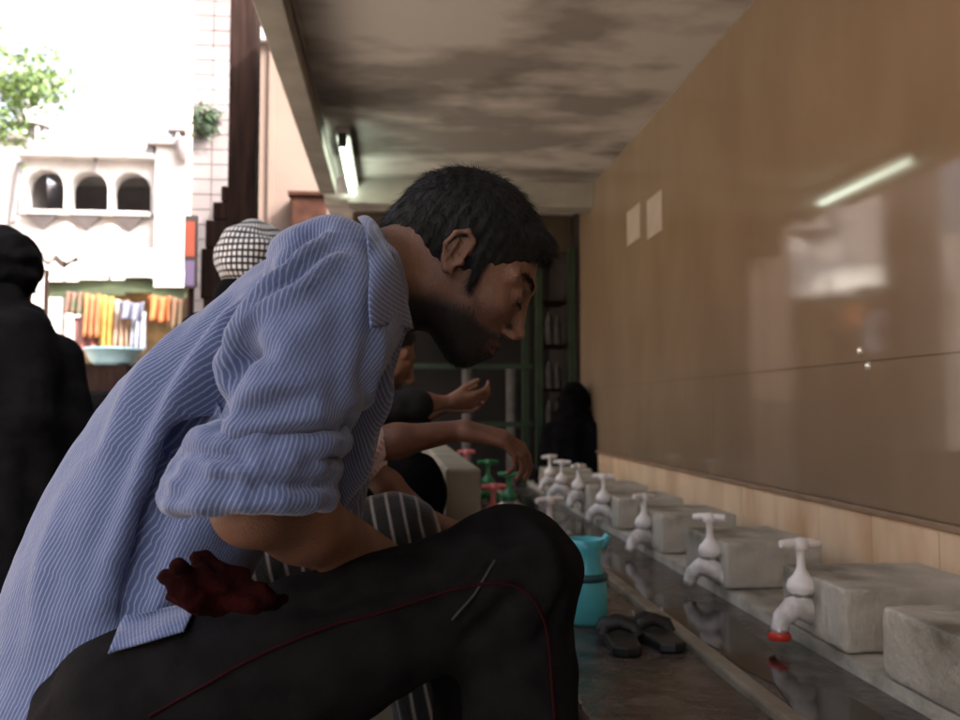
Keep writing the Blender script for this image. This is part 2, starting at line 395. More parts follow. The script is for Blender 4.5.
# ------------------------------------------------------------------ shared materials
M_skin = skin_mat('brown_skin', (.195,.096,.060))
M_skin2 = skin_mat('warm_skin', (.24,.115,.068))
M_skin3 = skin_mat('dark_skin', (.17,.075,.045))
M_hair = mat('black_hair', (.005,.005,.005), (.012,.011,.010), rough=.6, scale=60, spec=.22)
M_shirt = cloth_mat('blue_striped_cotton', (.070,.098,.20), (.195,.23,.35), pitch=.0047, width=.24)
M_trouser = mat('charcoal_trouser', (.0048,.0044,.0048), (.009,.0082,.009), rough=.9, scale=30, bump=.15, bscale=220, spec=.08)
M_piping = mat('dark_red_piping', (.022,.002,.004), rough=.9, spec=.1)
M_redcloth = mat('dark_red_cloth', (.010,.002,.002), (.028,.004,.004), rough=.95, scale=30, bump=.3, bscale=200, spec=.05)
M_black = mat('black_cloth', (.003,.003,.0035), (.006,.0055,.006), rough=.95, scale=12, bump=.25, bscale=120, spec=.04)
M_striped_tr = cloth_mat('dark_striped_trouser', (.012,.011,.011), (.22,.20,.18), pitch=.026, width=.14, attrn='sv')
M_pink = cloth_mat('pink_check_cotton', (.52,.30,.31), (.72,.62,.62), pitch=.016, width=.4, pitch2=.016)
M_check = cloth_mat('black_white_check', (.70,.68,.66), (.012,.012,.018), pitch=.018, width=.36, pitch2=.013)
M_black_shirt = mat('black_shirt', (.008,.008,.009), (.014,.013,.013), rough=.85, scale=16, bump=.25, bscale=120, spec=.2)
M_inner = mat('dark_lining', (.06,.08,.17), (.08,.10,.2), rough=.9, scale=20)

# ------------------------------------------------------------------ the man in the blue striped shirt
def build_main_man():
    root = empty('person', at(150,720,1.05)*V(1,1,0)+V(0,0,.0), 'man in a blue striped shirt with rolled sleeves bending forward in the foreground', 'person', 'people washing at the row of taps')
    H = head_frame(at(465,266,1.15), (.835,-.09,-.545), (.545,-.05,.835), .975)
    sR = unit(V(.40,-.92,.0)); neck = at(376,290,1.12)
    shR, shL = at(345,284,.95), at(368,300,1.30)
    elR, wrR = at(252,506,.868), at(392,566,1.13)
    elL, wrL = at(318,540,1.26), at(420,600,1.18)
    hipR, hipL = at(140,725,.98), at(200,715,1.18)
    knR, knL = at(512,573,1.0), at(468,592,1.27)
    anR, anL = V(knR[0]+.03, 1.0, .085), V(knL[0]+.03, 1.28, .085)
    pel = (hipR+hipL)/2
    palmR = hand_caps(wrR, unit(V(.7,.45,-.5)), V(0,-.3,1), -1, (.5,.6,.7,.8), .5)
    palmL = hand_caps(wrL, unit(V(.9,-.1,-.3)), V(0,.3,1), 1, (.5,.6,.7,.8), .5)
    spine = [pel, at(155,545,1.15), at(212,460,1.16), at(295,372,1.16), at(352,306,1.15)]
    def body(P):
        d = bounded(P, H[0], .21*H[2], lambda Q: head_local(to_local(Q, H))*H[2])
        nk = cap(P, to_world((-.038,0,-.060), H), neck, .053, .060)
        nk = smin(nk, cap(P, to_world((-.060,0,.0), H), neck+V(-.02,0,.01), .038, .05), .03)
        d = smin(d, nk, .022)
        t = chain(P, spine, [.10,.085,.078,.072,.06], .05)
        t = smin(t, cap(P, shR+V(-.01,.04,-.02), shL+V(0,-.02,-.02), .042, .042), .03); d = smin(d, t, .03)
        for sh, el, wr, pc, c in ((shR,elR,wrR,palmR,0),(shL,elL,wrL,palmL,1)):
            a = cap(P, sh+V(0,.02 if c==0 else 0,-.012), el, .040, .036); fore = chain(P, [el, el*.7+wr*.3+V(0,0,.004), wr], [.036,.038,.025], .02)
            a = smin(a, fore, .015); a = smin(a, hand_sdf(P, pc, wr+unit(wr-el)*.09), .012); d = smin(d, a, .02)
        for hp, kn, an in ((hipR,knR,anR),(hipL,knL,anL)):
            l = chain(P, [hp,kn,kn*.6+an*.4,an], [.075,.05,.048,.032], .02); l = smin(l, foot_sdf(P, an, V(1,0,0)), .02); d = smin(d, l, .04)
        return d
    lo, hi = V(-.62,.70,-.01), V(.62,1.50,1.25)
    v, f = mesh_sdf(body, lo, hi, .0027)
    o = mesh_obj('body', v, f, M_skin, root, relax=1); pl = to_local(v.astype(np.float32), H); near = np.linalg.norm(pl,axis=1) < .2
    attr(o, 'beard', beard_mask(pl)*near); attr(o, 'lip', lip_mask(pl)*near)
    # eyes just showing under the lids
    for sg in (1,-1):
        m = MB(); c = to_world((.0765,.0315*sg,-.004), H); m.lathe([(0,-.0122),(.006,-.0107),(.0105,-.006),(.0122,0),(.0105,.006),(.006,.0107),(0,.0122)], (0,0,0), H[1][0], 16)
        e = m.build('eye', MATS.get('eye_dark') or mat('eye_dark', (.05,.035,.03), rough=.15), None, loc=c); keep_parent(e, root)
    # hair
    def hfn(P):
        def g(Q):
            q = to_local(Q, H); d = hair_local(q)*H[2]; ay = q.copy(); ay[:,1] = np.abs(q[:,1])
            d = smin(d, cap(ay, (.020,.072,.008), (.026,.069,-.026), .007, .004)*H[2], .006)
            d = smin(d, ell(q, (.064,0,.074), (.026,.046,.018))*H[2], .02)
            nape = cap(q, (-.078,0,-.01), (-.082,0,-.055), .045, .030); d = smin(d, smax(nape, -(q[:,2]+.075), .01)*H[2], .02)
            return d + .0016*np.sin(q[:,0]*420+q[:,1]*300)*np.sin(q[:,1]*510)
        return bounded(P, H[0], .22, g)
    v, f = mesh_sdf(hfn, H[0]-.17, H[0]+.17, .0028); nn = vnormals(v, f)
    hair = mesh_obj('hair', v, f, M_hair, root)
    q = to_local(v.astype(np.float32), H); idx = np.where((body(v.astype(np.float32)) > .003))[0]; idx = rng.choice(idx, 11000)
    crown = to_world((-.055,0,.12), H)
    def comb(b, n): return unit(unit(b-crown)+H[1][0]*.15-H[1][2]*.15)
    strands('hair_strand', M_hair, v[idx], nn[idx], comb, .018, .00034, hair, lift=.35)
    for sg in (1,-1):
        B = []; Nn = []
        for k in range(620):
            t = rng.random(); c = V(.0955-.020*t**1.6, (.012+.042*t)*sg, .020+.006*math.sin(t*PI)+rng.normal()*.0026); d0 = unit(V(1,.5*t*sg,0)); p = c.copy()
            for _ in range(12): p = p-d0*float(head_local(p[None].astype(np.float32))[0])*.7
            B.append(to_world(p,H)); Nn.append(unit(d0@H[1]))
        strands('eyebrow', M_hair, np.array(B), np.array(Nn), (lambda b,n: H[1][1]*sg*.9-H[1][2]*.1), .011, .00055, root, lift=.12)
        B = [to_world((.0925-.0065*k/90+.001, (.0225+.019*k/90)*sg, -.0075+.0015*math.sin(k/90*PI)), H) for k in range(90)]
        strands('eyelashes', M_hair, np.array(B), np.array([unit(H[1][0]+H[1][1]*.3*sg)]*90), (lambda b,n: -H[1][2]+H[1][1]*.35*sg), .008, .0005, root, seg=3, lift=.5)
    # beard
    v, f = mesh_sdf(lambda P: bounded(P, H[0], .2, lambda Q: head_local(to_local(Q,H))*H[2]), H[0]-.16, H[0]+.16, .004)
    nn = vnormals(v, f); q = to_local(v.astype(np.float32), H); bm_ = beard_mask(q); idx = np.where(bm_ > .3)[0]; idx = rng.choice(idx, 9000)
    strands('beard', M_hair, v[idx], nn[idx], lambda b, n: unit(H[1][0]*.5-H[1][2]), .009, .00030, root, lift=.4)
    # shirt ------------------------------------------------------------
    T1 = Tube([at(66,765,1.15), at(104,668,1.15), at(138,562,1.15), at(194,460,1.155), at(273,368,1.155), at(330,308,1.15), at(352,287,1.15)],
              [(.140,.185),(.140,.18),(.134,.165),(.128,.155),(.113,.155),(.092,.145),(.070,.10)], sR, 26)
    T2 = Tube([at(346,280,.985), at(328,322,.91), at(297,382,.87), at(275,430,.862), at(262,458,.86)], [(.070,.055),(.076,.062),(.070,.063),(.066,.060),(.063,.056)], V(.25,-.97,0), 18)
    T3 = Tube([shL+V(0,-.02,.0), at(350,390,1.29), at(324,528,1.26)], [(.06,.06),(.055,.055),(.052,.052)], V(.2,-.97,0), 10)
    cuffc = at(256,492,.86); cax = unit(at(243,515,.855)-at(266,455,.862))
    def shirt0(P):
        d1 = T1.sdf(P); d1 = smin(d1, cap(P, at(342,284,.985), shL, .068, .058), .04)
        d1 = smin(d1, ell(P, at(315,270,1.0), (.06,.07,.05)), .03)
        # the loose front hanging under the chest
        fr = chain(P, [at(366,318,1.02), at(356,395,1.0), at(344,465,.985), at(338,502,.98)], [.032,.032,.025,.012], .03); d1 = smin(d1, fr, .03)
        d1 = smin(d1, chain(P, [at(380,325,1.12), at(365,405,1.1), at(345,495,1.08)], [.028,.026,.018], .02), .03)
        return d1
    def shirt_u(P):
        d = shirt0(P); s = T2.sdf(P)
        return smin(smin(d, s, .010), T3.sdf(P), .015)
    carve = [(trace(shirt_u, x, y)-ray(x,y)*.004, r_) for x,y,r_ in ((268,296,.004),(243,332,.013),(222,372,.022),(206,412,.026),(190,450,.024),(168,515,.019),(146,580,.012),(130,630,.006))]
    def shirt1(P):
        d = shirt_u(P); return smax(d, -chain(P, [c for c,_ in carve], [r_ for _,r_ in carve], .01), .014)
    v, f = mesh_sdf(shirt1, V(-.75,.62,.22), V(.35,1.60,1.20), .0055, 2.2)
    n = vnormals(v, f); v0 = v.copy()
    C_ = lambda pts: pts
    L = [([(313,228),(272,270),(240,318),(222,362)], -.032, .014),
         ([(222,362),(203,420),(188,455)], -.034, .016),
         ([(322,236),(285,272),(255,305),(236,335)], .016, .011),
         ([(336,255),(300,290),(262,320),(240,338)], .013, .009),
         ([(330,248),(290,278),(262,300)], -.012, .008),
         ([(232,340),(226,352),(224,364)], .018, .015),
         ([(262,352),(245,358),(236,372)], -.022, .011),
         ([(300,385),(262,392),(232,408)], .011, .009), ([(305,400),(262,407),(240,420)], -.012, .009),
         ([(330,420),(290,418),(240,428),(212,438)], .012, .011), ([(335,440),(300,436),(262,440)], -.011, .009),
         ([(350,425),(345,445),(330,470)], -.016, .010),
         ([(300,215),(250,258),(190,318),(140,380),(105,450)], .009, .016), ([(290,240),(225,300),(165,375),(120,470),(85,580)], -.010, .015),
         ([(240,300),(190,370),(150,450),(115,560)], .010, .014), ([(215,365),(180,440),(150,520),(128,610)], -.034, .020),
         ([(190,470),(170,540),(150,610)], .008, .012), ([(60,500),(40,570),(30,640)], .005, .016),
         ([(372,300),(362,380),(350,460)], -.006, .008), ([(384,320),(374,390),(360,460)], .006, .007), ([(340,320),(335,390),(332,450)], -.004, .012),
         ([(355,240),(360,270),(352,320)], .003, .010)]
    disp = folds(v, n, shirt1, L)
    disp += .0018*np.sin(v@V(95,20,-40)+3*vnoise(v,9,11))*np.clip(vnoise(v,7,12)+.2,0,1); disp += .0042*vnoise(v*V(1,1,1)@np.array([[.82,0,.57],[0,1,0],[-.57,0,.82]])*V(2.2,1.4,.7), 14, 1)+0.0018*vnoise(v, 34, 2)
    slv = np.clip((v[:,2]-.45)/.1,0,1)*0+1; v = v+n*(disp*slv)[:,None]
    # open the near sleeve at its end
    sh = mesh_obj('shirt', v, f, M_shirt, root, relax=1); frm = lambda P: (np.minimum(chain(P, [at(378,300,1.02), at(366,330,1.02), at(356,395,1.0), at(344,465,.985), at(338,502,.98)], [.03,.034,.034,.027,.014], .03), chain(P, [at(380,315,1.12), at(365,405,1.1), at(345,495,1.08)], [.034,.03,.022], .02)) < .008) & (T2.sdf(P) > .004)
    stripes(sh, v0, f, [T1,T2], [.145,.085], (frm, 1.6*unit(V(.93,-.25,.27)), V(0,0,1)))
    # rolled cuff: bunched rolls round the elbow
    ca = unit(V(.93,.25,-.05)); cb = unit(np.cross(cax, ca))
    def ring(c, ra, rb, tilt=0, wob=.0, ph=0):
        P_ = []
        for k in range(29):
            a = 2*PI*k/28; P_.append(c+ca*math.cos(a)*ra+cb*math.sin(a)*rb+cax*(tilt*math.cos(a)+wob*math.sin(3*a+ph)))
        return P_
    rings = [(ring(at(252,497,.857), .069,.062,-.004,.003,0), .0125), (ring(at(256,478,.86), .068,.063,-.012,.005,1), .0115), (ring(at(262,458,.862), .066,.063,-.020,.006,2.2), .0125), (ring(at(268,440,.866), .064,.061,-.010,.006,4), .008)]
    def cuff(P):
        d = None
        for rg, r in rings:
            e = chain(P, rg[::2]+[rg[0]] if False else rg[::2], [r]*15, .004); d = e if d is None else smin(d, e, .0035)
        d = smin(d, chain(P, [at(188,490,.85), at(196,462,.848), at(216,442,.838), at(238,448,.822)], [.014,.017,.019,.010], .01), .010)
        band = np.abs(T2.sdf(P)-.002)-.004; band = smax(band, -((P-at(262,455,.862).astype(np.float32))@cax.astype(np.float32)), .004); band = smax(band, (P-at(252,495,.858).astype(np.float32))@cax.astype(np.float32), .004)
        return smin(d, band, .006)
    v, f = mesh_sdf(cuff, at(256,478,.86)-.14, at(256,478,.86)+.14, .0042, 2)
    n = vnormals(v, f); v = v+n*(.0036*vnoise(v*V(1,1,2.4), 38, 5)+.0018*vnoise(v, 85, 6))[:,None]
    L = [([(185,492),(240,505),(300,500),(335,492)], .004, .007), ([(205,476),(260,487),(330,482)], -.006, .005), ([(228,440),(240,458),(252,470)], -.006, .005), ([(210,452),(225,446),(300,462),(330,470)], .004, .005)]
    v = v+n*folds(v, n, cuff, L)[:,None]
    cf = mesh_obj('rolled_cuff', v, f, M_shirt, sh); stripes(cf, v, f, [T2], [.085])
    # collar, laid just outside the shirt
    def cp(px, py, Y, off=.008):
        p = trace(shirt1, px, py)
        if p is None or p[1] > Y+.06 or p[1] < Y-.12: p = at(px,py,Y)
        return p-ray(px,py)*off
    S = [(cp(412,328,.99,.004), cp(371,328,.962,.012)), (cp(403,290,1.0), cp(369,298,.955,.011)), (cp(393,258,1.03), cp(369,262,.97,.010)), (at(384,240,1.09), cp(366,232,1.03,.008)), (at(381,236,1.14), at(358,218,1.13)),
         (at(388,246,1.20), at(372,232,1.22)), (at(400,280,1.22), at(390,272,1.28)), (at(412,325,1.2), at(398,325,1.28))]
    inn, out = resample([a for a,b in S], [b for a,b in S], 40); mid = (inn+out)/2
    grid = []; NU = 9
    for i in range(40):
        b = unit(mid[i]-neck)*.004+V(0,0,.003)
        for j in range(NU):
            u = j/(NU-1); grid.append(inn[i]*(1-u)+out[i]*u+b*math.sin(u*PI)*1.5+unit(inn[i]-neck)*.004*(1-u))
    # stand: goes down inside
    mc = MB(); mc.add(grid, [(i*NU+j, i*NU+j+1, (i+1)*NU+j+1, (i+1)*NU+j) for i in range(39) for j in range(NU-1)], True)
    st = []
    for i in range(40):
        for j in range(3): st.append(inn[i]+(neck-inn[i])*.10*j+V(-.010,0,-.014)*j)
    mc.add(st, [(i*3+j, i*3+j+1, (i+1)*3+j+1, (i+1)*3+j) for i in range(39) for j in range(2)], True)
    co = mc.build('collar', M_shirt); keep_parent(co, sh); sm = co.modifiers.new('solid','SOLIDIFY'); sm.thickness = .0022; sm.offset = 0
    vv = np.array([tuple(x.co) for x in co.data.vertices]); lp = np.zeros(len(co.data.loops), np.int32); co.data.loops.foreach_get('vertex_index', lp)
    dd = unit(at(413,328,1.0)-at(371,270,.97)); ss = unit(np.cross(dd, V(0,1,0))); attr(co, 'su', (1.5*vv@unit(V(.75,-.2,.62)))[lp], 'CORNER'); attr(co, 'sv', (vv@dd)[lp], 'CORNER')
    # (tail is added after the trousers)
    # trousers ---------------------------------------------------------
    def trous(P):
        d = ell(P, pel+V(0,0,.0), (.15,.19,.12))
        for hp, kn, an in ((hipR,knR,anR),(hipL,knL,anL)):
            l = cap(P, hp, kn, .098, .066)
            l = smin(l, cap(P, kn, V(an[0],an[1],.14), .066, .062), .03); l = smin(l, sph(P, kn+V(.0,0,-.004), .068), .02)
            d = smin(d, l, .035)
        return smax(d, .12-P[:,2], .01)
    v, f = mesh_sdf(trous, V(-.65,.68,.05), V(.55,1.55,.75), .0065); n = vnormals(v, f)
    L = [([(470,540),(505,556),(540,545)], .005,.012), ([(440,600),(480,560),(520,530)], -.006,.010), ([(300,600),(360,575),(410,560)], .006,.014), ([(250,610),(330,600),(420,580)], -.006,.014), ([(520,520),(548,545),(556,600)], .005,.012), ([(470,640),(500,610),(520,590)], -.007,.009), ([(540,640),(555,615),(562,590)], -.006,.008)]
    v = v+n*(2*folds(v,n,trous,L)+.003*np.sin(v@V(60,10,75)+4*vnoise(v,8,3))*np.clip(vnoise(v,6,8)+.3,0,1)+.005*vnoise(v, 18, 9)+.0015*vnoise(v,50,3))[:,None]
    tr = mesh_obj('trousers', v, f, M_trouser, root)
    both = lambda P: np.minimum(shirt1(P), trous(P))
    Q = [np.array(q, float) for q in ((124,616),(198,603),(184,632),(108,654))]; G = []
    for i in range(15):
        for j in range(12):
            u, w_ = i/14, j/11; q = (Q[0]*(1-u)+Q[1]*u)*(1-w_)+(Q[3]*(1-u)+Q[2]*u)*w_; p = trace(both, *q); G.append(p-ray(*q)*(.013+.004*math.sin(u*9+w_*3)))
    G = np.array(G).reshape(15,12,3)
    for _ in range(4): G[1:-1,1:-1] = (G[:-2,1:-1]+G[2:,1:-1]+G[1:-1,:-2]+G[1:-1,2:])/4
    mt = MB(); mt.add(list(G.reshape(-1,3)), [(i*12+j,i*12+j+1,(i+1)*12+j+1,(i+1)*12+j) for i in range(14) for j in range(11)], True)
    tl = mt.build('shirt_tail', M_shirt); keep_parent(tl, sh); q_ = tl.modifiers.new('solid','SOLIDIFY'); q_.thickness = .002
    vv = np.array([tuple(x.co) for x in tl.data.vertices]); lp = np.zeros(len(tl.data.loops), np.int32); tl.data.loops.foreach_get('vertex_index', lp); attr(tl,'su',(vv@V(1.2,.3,.5))[lp],'CORNER'); attr(tl,'sv',(vv@unit(V(.6,0,-.8)))[lp],'CORNER')
    pts = [trace(trous, *p) for p in [(150,716),(200,688),(260,655),(330,626),(380,613),(420,600),(460,588),(500,583),(525,592),(540,612),(548,640),(552,690),(556,740)]]
    rs, _ = resample(pts, [[0]]*len(pts), 60); m = MB(); m.tube([p-ray(450,600)*.0032 for p in rs], .0015, 8); keep_parent(m.build('piping', M_piping), tr)
    pts = [trace(trous, *p) for p in [(452,620),(475,594),(495,560)]]
    m = MB(); m.tube([p-ray(470,600)*.0035 for p in pts], .0016, 8); keep_parent(m.build('seam', mat('grey_seam',(.018,.017,.017),rough=.8)), tr)
    return root, H, trous
man, MH, man_trous = build_main_man()

# dark red cloth bunched in his lap
def crumple(name, pts, rs, m, label, cat, h=.005, amp=.006, seed=1):
    c = np.mean(pts, axis=0); fn = lambda P: chain(P, pts, rs, .008)
    v, f = mesh_sdf(fn, np.min(pts,axis=0)-.07, np.max(pts,axis=0)+.07, h); n = vnormals(v, f)
    v = v+n*(amp*vnoise(v*V(1,1,2), 32, seed)+amp*.4*vnoise(v, 80, seed+1))[:,None]
    o = mesh_obj(name, v-c, f, m); o.location = tuple(c); tag(o, label, cat); return o
def red_cloth():
    lines = [([(168,578),(186,592),(212,602),(240,606)],.0085), ([(172,590),(200,585),(232,594),(268,600)],.0075), ([(184,604),(215,596),(250,604),(276,606)],.007), ([(178,566),(196,578),(222,588),(250,590)],.0075),
             ([(196,560),(206,572),(230,580),(262,588)],.0065), ([(186,574),(184,590),(196,606),(222,612)],.0065), ([(206,556),(222,566),(246,574)],.006), ([(236,574),(246,590),(268,596),(284,600)],.006), ([(200,596),(226,606),(256,610)],.006), ([(170,598),(190,608),(214,614)],.006)]
    chs = [([at(x,y,.855+.012*math.sin(x*.13+k*2)+.0004*(x-170)) for x,y in L_], r_) for k,(L_,r_) in enumerate(lines)]
    def fn(P):
        d = None
        for pts,r_ in chs:
            e = chain(P, pts, [r_]*len(pts), .004); d = e if d is None else smin(d, e, .004)
        return d
    c = at(222,580,.86); v, f = mesh_sdf(fn, c-.11, c+.11, .003); n = vnormals(v, f)
    v = v+n*(.0022*(.5-np.abs(vnoise(v*V(1,1,1.8)@np.array([[.9,0,.44],[0,1,0],[-.44,0,.9]]), 34, 3)))*2-.001+.0018*vnoise(v*V(.6,1,1.6), 60, 4))[:,None]
    o = mesh_obj('cloth', v-c, f, M_redcloth); o.location = tuple(c); tag(o, 'crumpled dark red cloth bunched in the lap of the man in the striped shirt', 'cloth')
red_cloth()

# ------------------------------------------------------------------ other people (simpler clothes, same anatomy)
def person(label, H, neck, shR, shL, elR, wrR, elL, wrL, hipR, hipL, knR, knL, anR, anL, handR, handL, skin, top_m, bot_m, sleeve=.55, hair=True, group='people washing at the row of taps', h=.006, rad=1.0, beard=True, cover=None):
    root = empty('person', ((hipR+hipL)/2)*V(1,1,0), label, 'person', group); pel = (hipR+hipL)/2; chest = (shR+shL)/2
    def body(P):
        d = bounded(P, H[0], .21, lambda Q: head_local(to_local(Q, H))*H[2])
        d = smin(d, cap(P, to_world((-.035,0,-.06),H), neck, .05, .055), .02)
        t = chain(P, [pel, pel*.5+chest*.5, chest], [.10,.095,.09], .05); t = smin(t, cap(P, shR, shL, .045,.045), .04); d = smin(d, t, .03)
        for sh, el, wr, pc in ((shR,elR,wrR,handR),(shL,elL,wrL,handL)):
            a = chain(P, [sh, el], [.045*rad,.036*rad]); a = smin(a, chain(P, [el, el*.7+wr*.3, wr], [.036*rad,.036*rad,.023*rad], .02), .015)
            a = smin(a, hand_sdf(P, pc, wr+unit(wr-el)*.09), .012); d = smin(d, a, .02)
        for hp, kn, an in ((hipR,knR,anR),(hipL,knL,anL)):
            l = chain(P, [hp,kn,kn*.6+an*.4,an], [.075,.05,.046,.032], .02); l = smin(l, foot_sdf(P, an, unit((kn-hp)*V(1,1,0)+V(.02,0,0))), .02); d = smin(d, l, .04)
        return d
    A = np.array([H[0],neck,shR,shL,elR,elL,wrR,wrL,hipR,hipL,knR,knL,anR,anL]); lo = A.min(0)-.24; hi = A.max(0)+.24; lo[2] = max(lo[2], A[:,2].min()-.12)
    v, f = mesh_sdf(body, lo, hi, h*.75); o = mesh_obj('body', v, f, skin, root); pl = to_local(v.astype(np.float32), H); near = np.linalg.norm(pl,axis=1) < .2
    attr(o, 'beard', beard_mask(pl)*near*(1 if beard else 0)); attr(o, 'lip', lip_mask(pl)*near)
    if hair:
        v, f = mesh_sdf(lambda P: bounded(P, H[0], .2, lambda Q: hair_local(to_local(Q,H))*H[2]), H[0]-.17, H[0]+.17, .005); n = vnormals(v,f)
        ho = mesh_obj('hair', v+n*(.003*vnoise(v,70,4))[:,None], f, M_hair, root)
        idx = rng.choice(len(v), 1500); cr = to_world((-.05,0,.12),H); strands('hair_strand', M_hair, v[idx], n[idx], lambda b,nn_: unit(b-cr), .02, .0007, ho, seg=3, lift=.4)
    sv_ = unit(shR-shL); T = Tube([pel-unit(chest-pel)*.06, pel*.55+chest*.45, chest*.92+pel*.08, chest+unit(chest-pel)*.03], [(.13,.175),(.12,.17),(.115,.165),(.07,.09)], sv_, 14)
    TR = Tube([shR*.9+shL*.1, shR*.5+elR*.5, shR+(elR-shR)*sleeve*1.8 if sleeve<=.55 else elR], [(.062*rad,.06*rad)]*3, V(0,1,0) if abs((elR-shR)[1])<.2 else V(0,0,1), 8)
    TL = Tube([shL*.9+shR*.1, shL*.5+elL*.5, shL+(elL-shL)*sleeve*1.8 if sleeve<=.55 else elL], [(.062*rad,.06*rad)]*3, V(0,1,0) if abs((elL-shL)[1])<.2 else V(0,0,1), 8)
    def top(P):
        d = smin(T.sdf(P), cap(P, shR, shL, .062,.062), .04); return smin(smin(d, TR.sdf(P), .02), TL.sdf(P), .02)
    v, f = mesh_sdf(top, lo-.05, hi+.05, h, 2.2); n = vnormals(v,f); v1 = v+n*(.007*vnoise(v*V(1,1,1.6), 13, 3)+.0025*vnoise(v, 40, 8))[:,None]
    so = mesh_obj('shirt', v1, f, top_m, root); stripes(so, v, f, [T,TR,TL], [.15,.06,.06])
    TRR = [Tube([hp, hp*.5+kn*.5, kn], [(.095,.095),(.085,.085),(.07,.07)], V(0,0,1), 8) for hp,kn in ((hipR,knR),(hipL,knL))]
    def bot(P):
        d = ell(P, pel, (.15,.18,.11))
        for (hp,kn,an),Tq in zip(((hipR,knR,anR),(hipL,knL,anL)),TRR):
            l = smin(cap(P, hp, kn, .09,.068), cap(P, kn, an*.88+kn*.12, .066,.058), .03); d = smin(d, l, .03)
        return smax(d, (A[:,2].min()+.03)-P[:,2], .01)
    v, f = mesh_sdf(bot, lo-.05, hi+.05, h); n = vnormals(v,f); v1 = v+n*(.006*vnoise(v,15,2)+.002*vnoise(v,45,3))[:,None]
    bo = mesh_obj('trousers', v1, f, bot_m, root); stripes(bo, v, f, TRR, [.08,.08])
    return root

# neighbour in the pink checked shirt: arm stretched out over the trough
H4 = head_frame(at(318,335,1.72), (.93,.12,-.35), (.35,0,.93))
w4 = at(462,430,1.62)
person('man in a pink checked short sleeved shirt reaching a bare arm over the trough', H4, at(285,365,1.74), at(298,405,1.62), at(312,400,1.92), at(368,446,1.60), w4, at(370,470,1.95), at(430,520,1.9),
       V(-.42,1.60,.44), V(-.42,1.82,.44), at(398,533,1.60), at(405,545,1.86), V(.08,1.62,.085), V(.10,1.88,.085),
       hand_caps(w4, unit(V(.93,-.05,-.20)), unit(V(.25,-.25,.93)), 1, (.45,.55,.65,.75), .35, .92), hand_caps(at(430,520,1.9), unit(V(.9,0,-.3)), V(0,0,1), 1), M_skin3, M_pink, M_striped_tr, sleeve=.50, rad=.80)
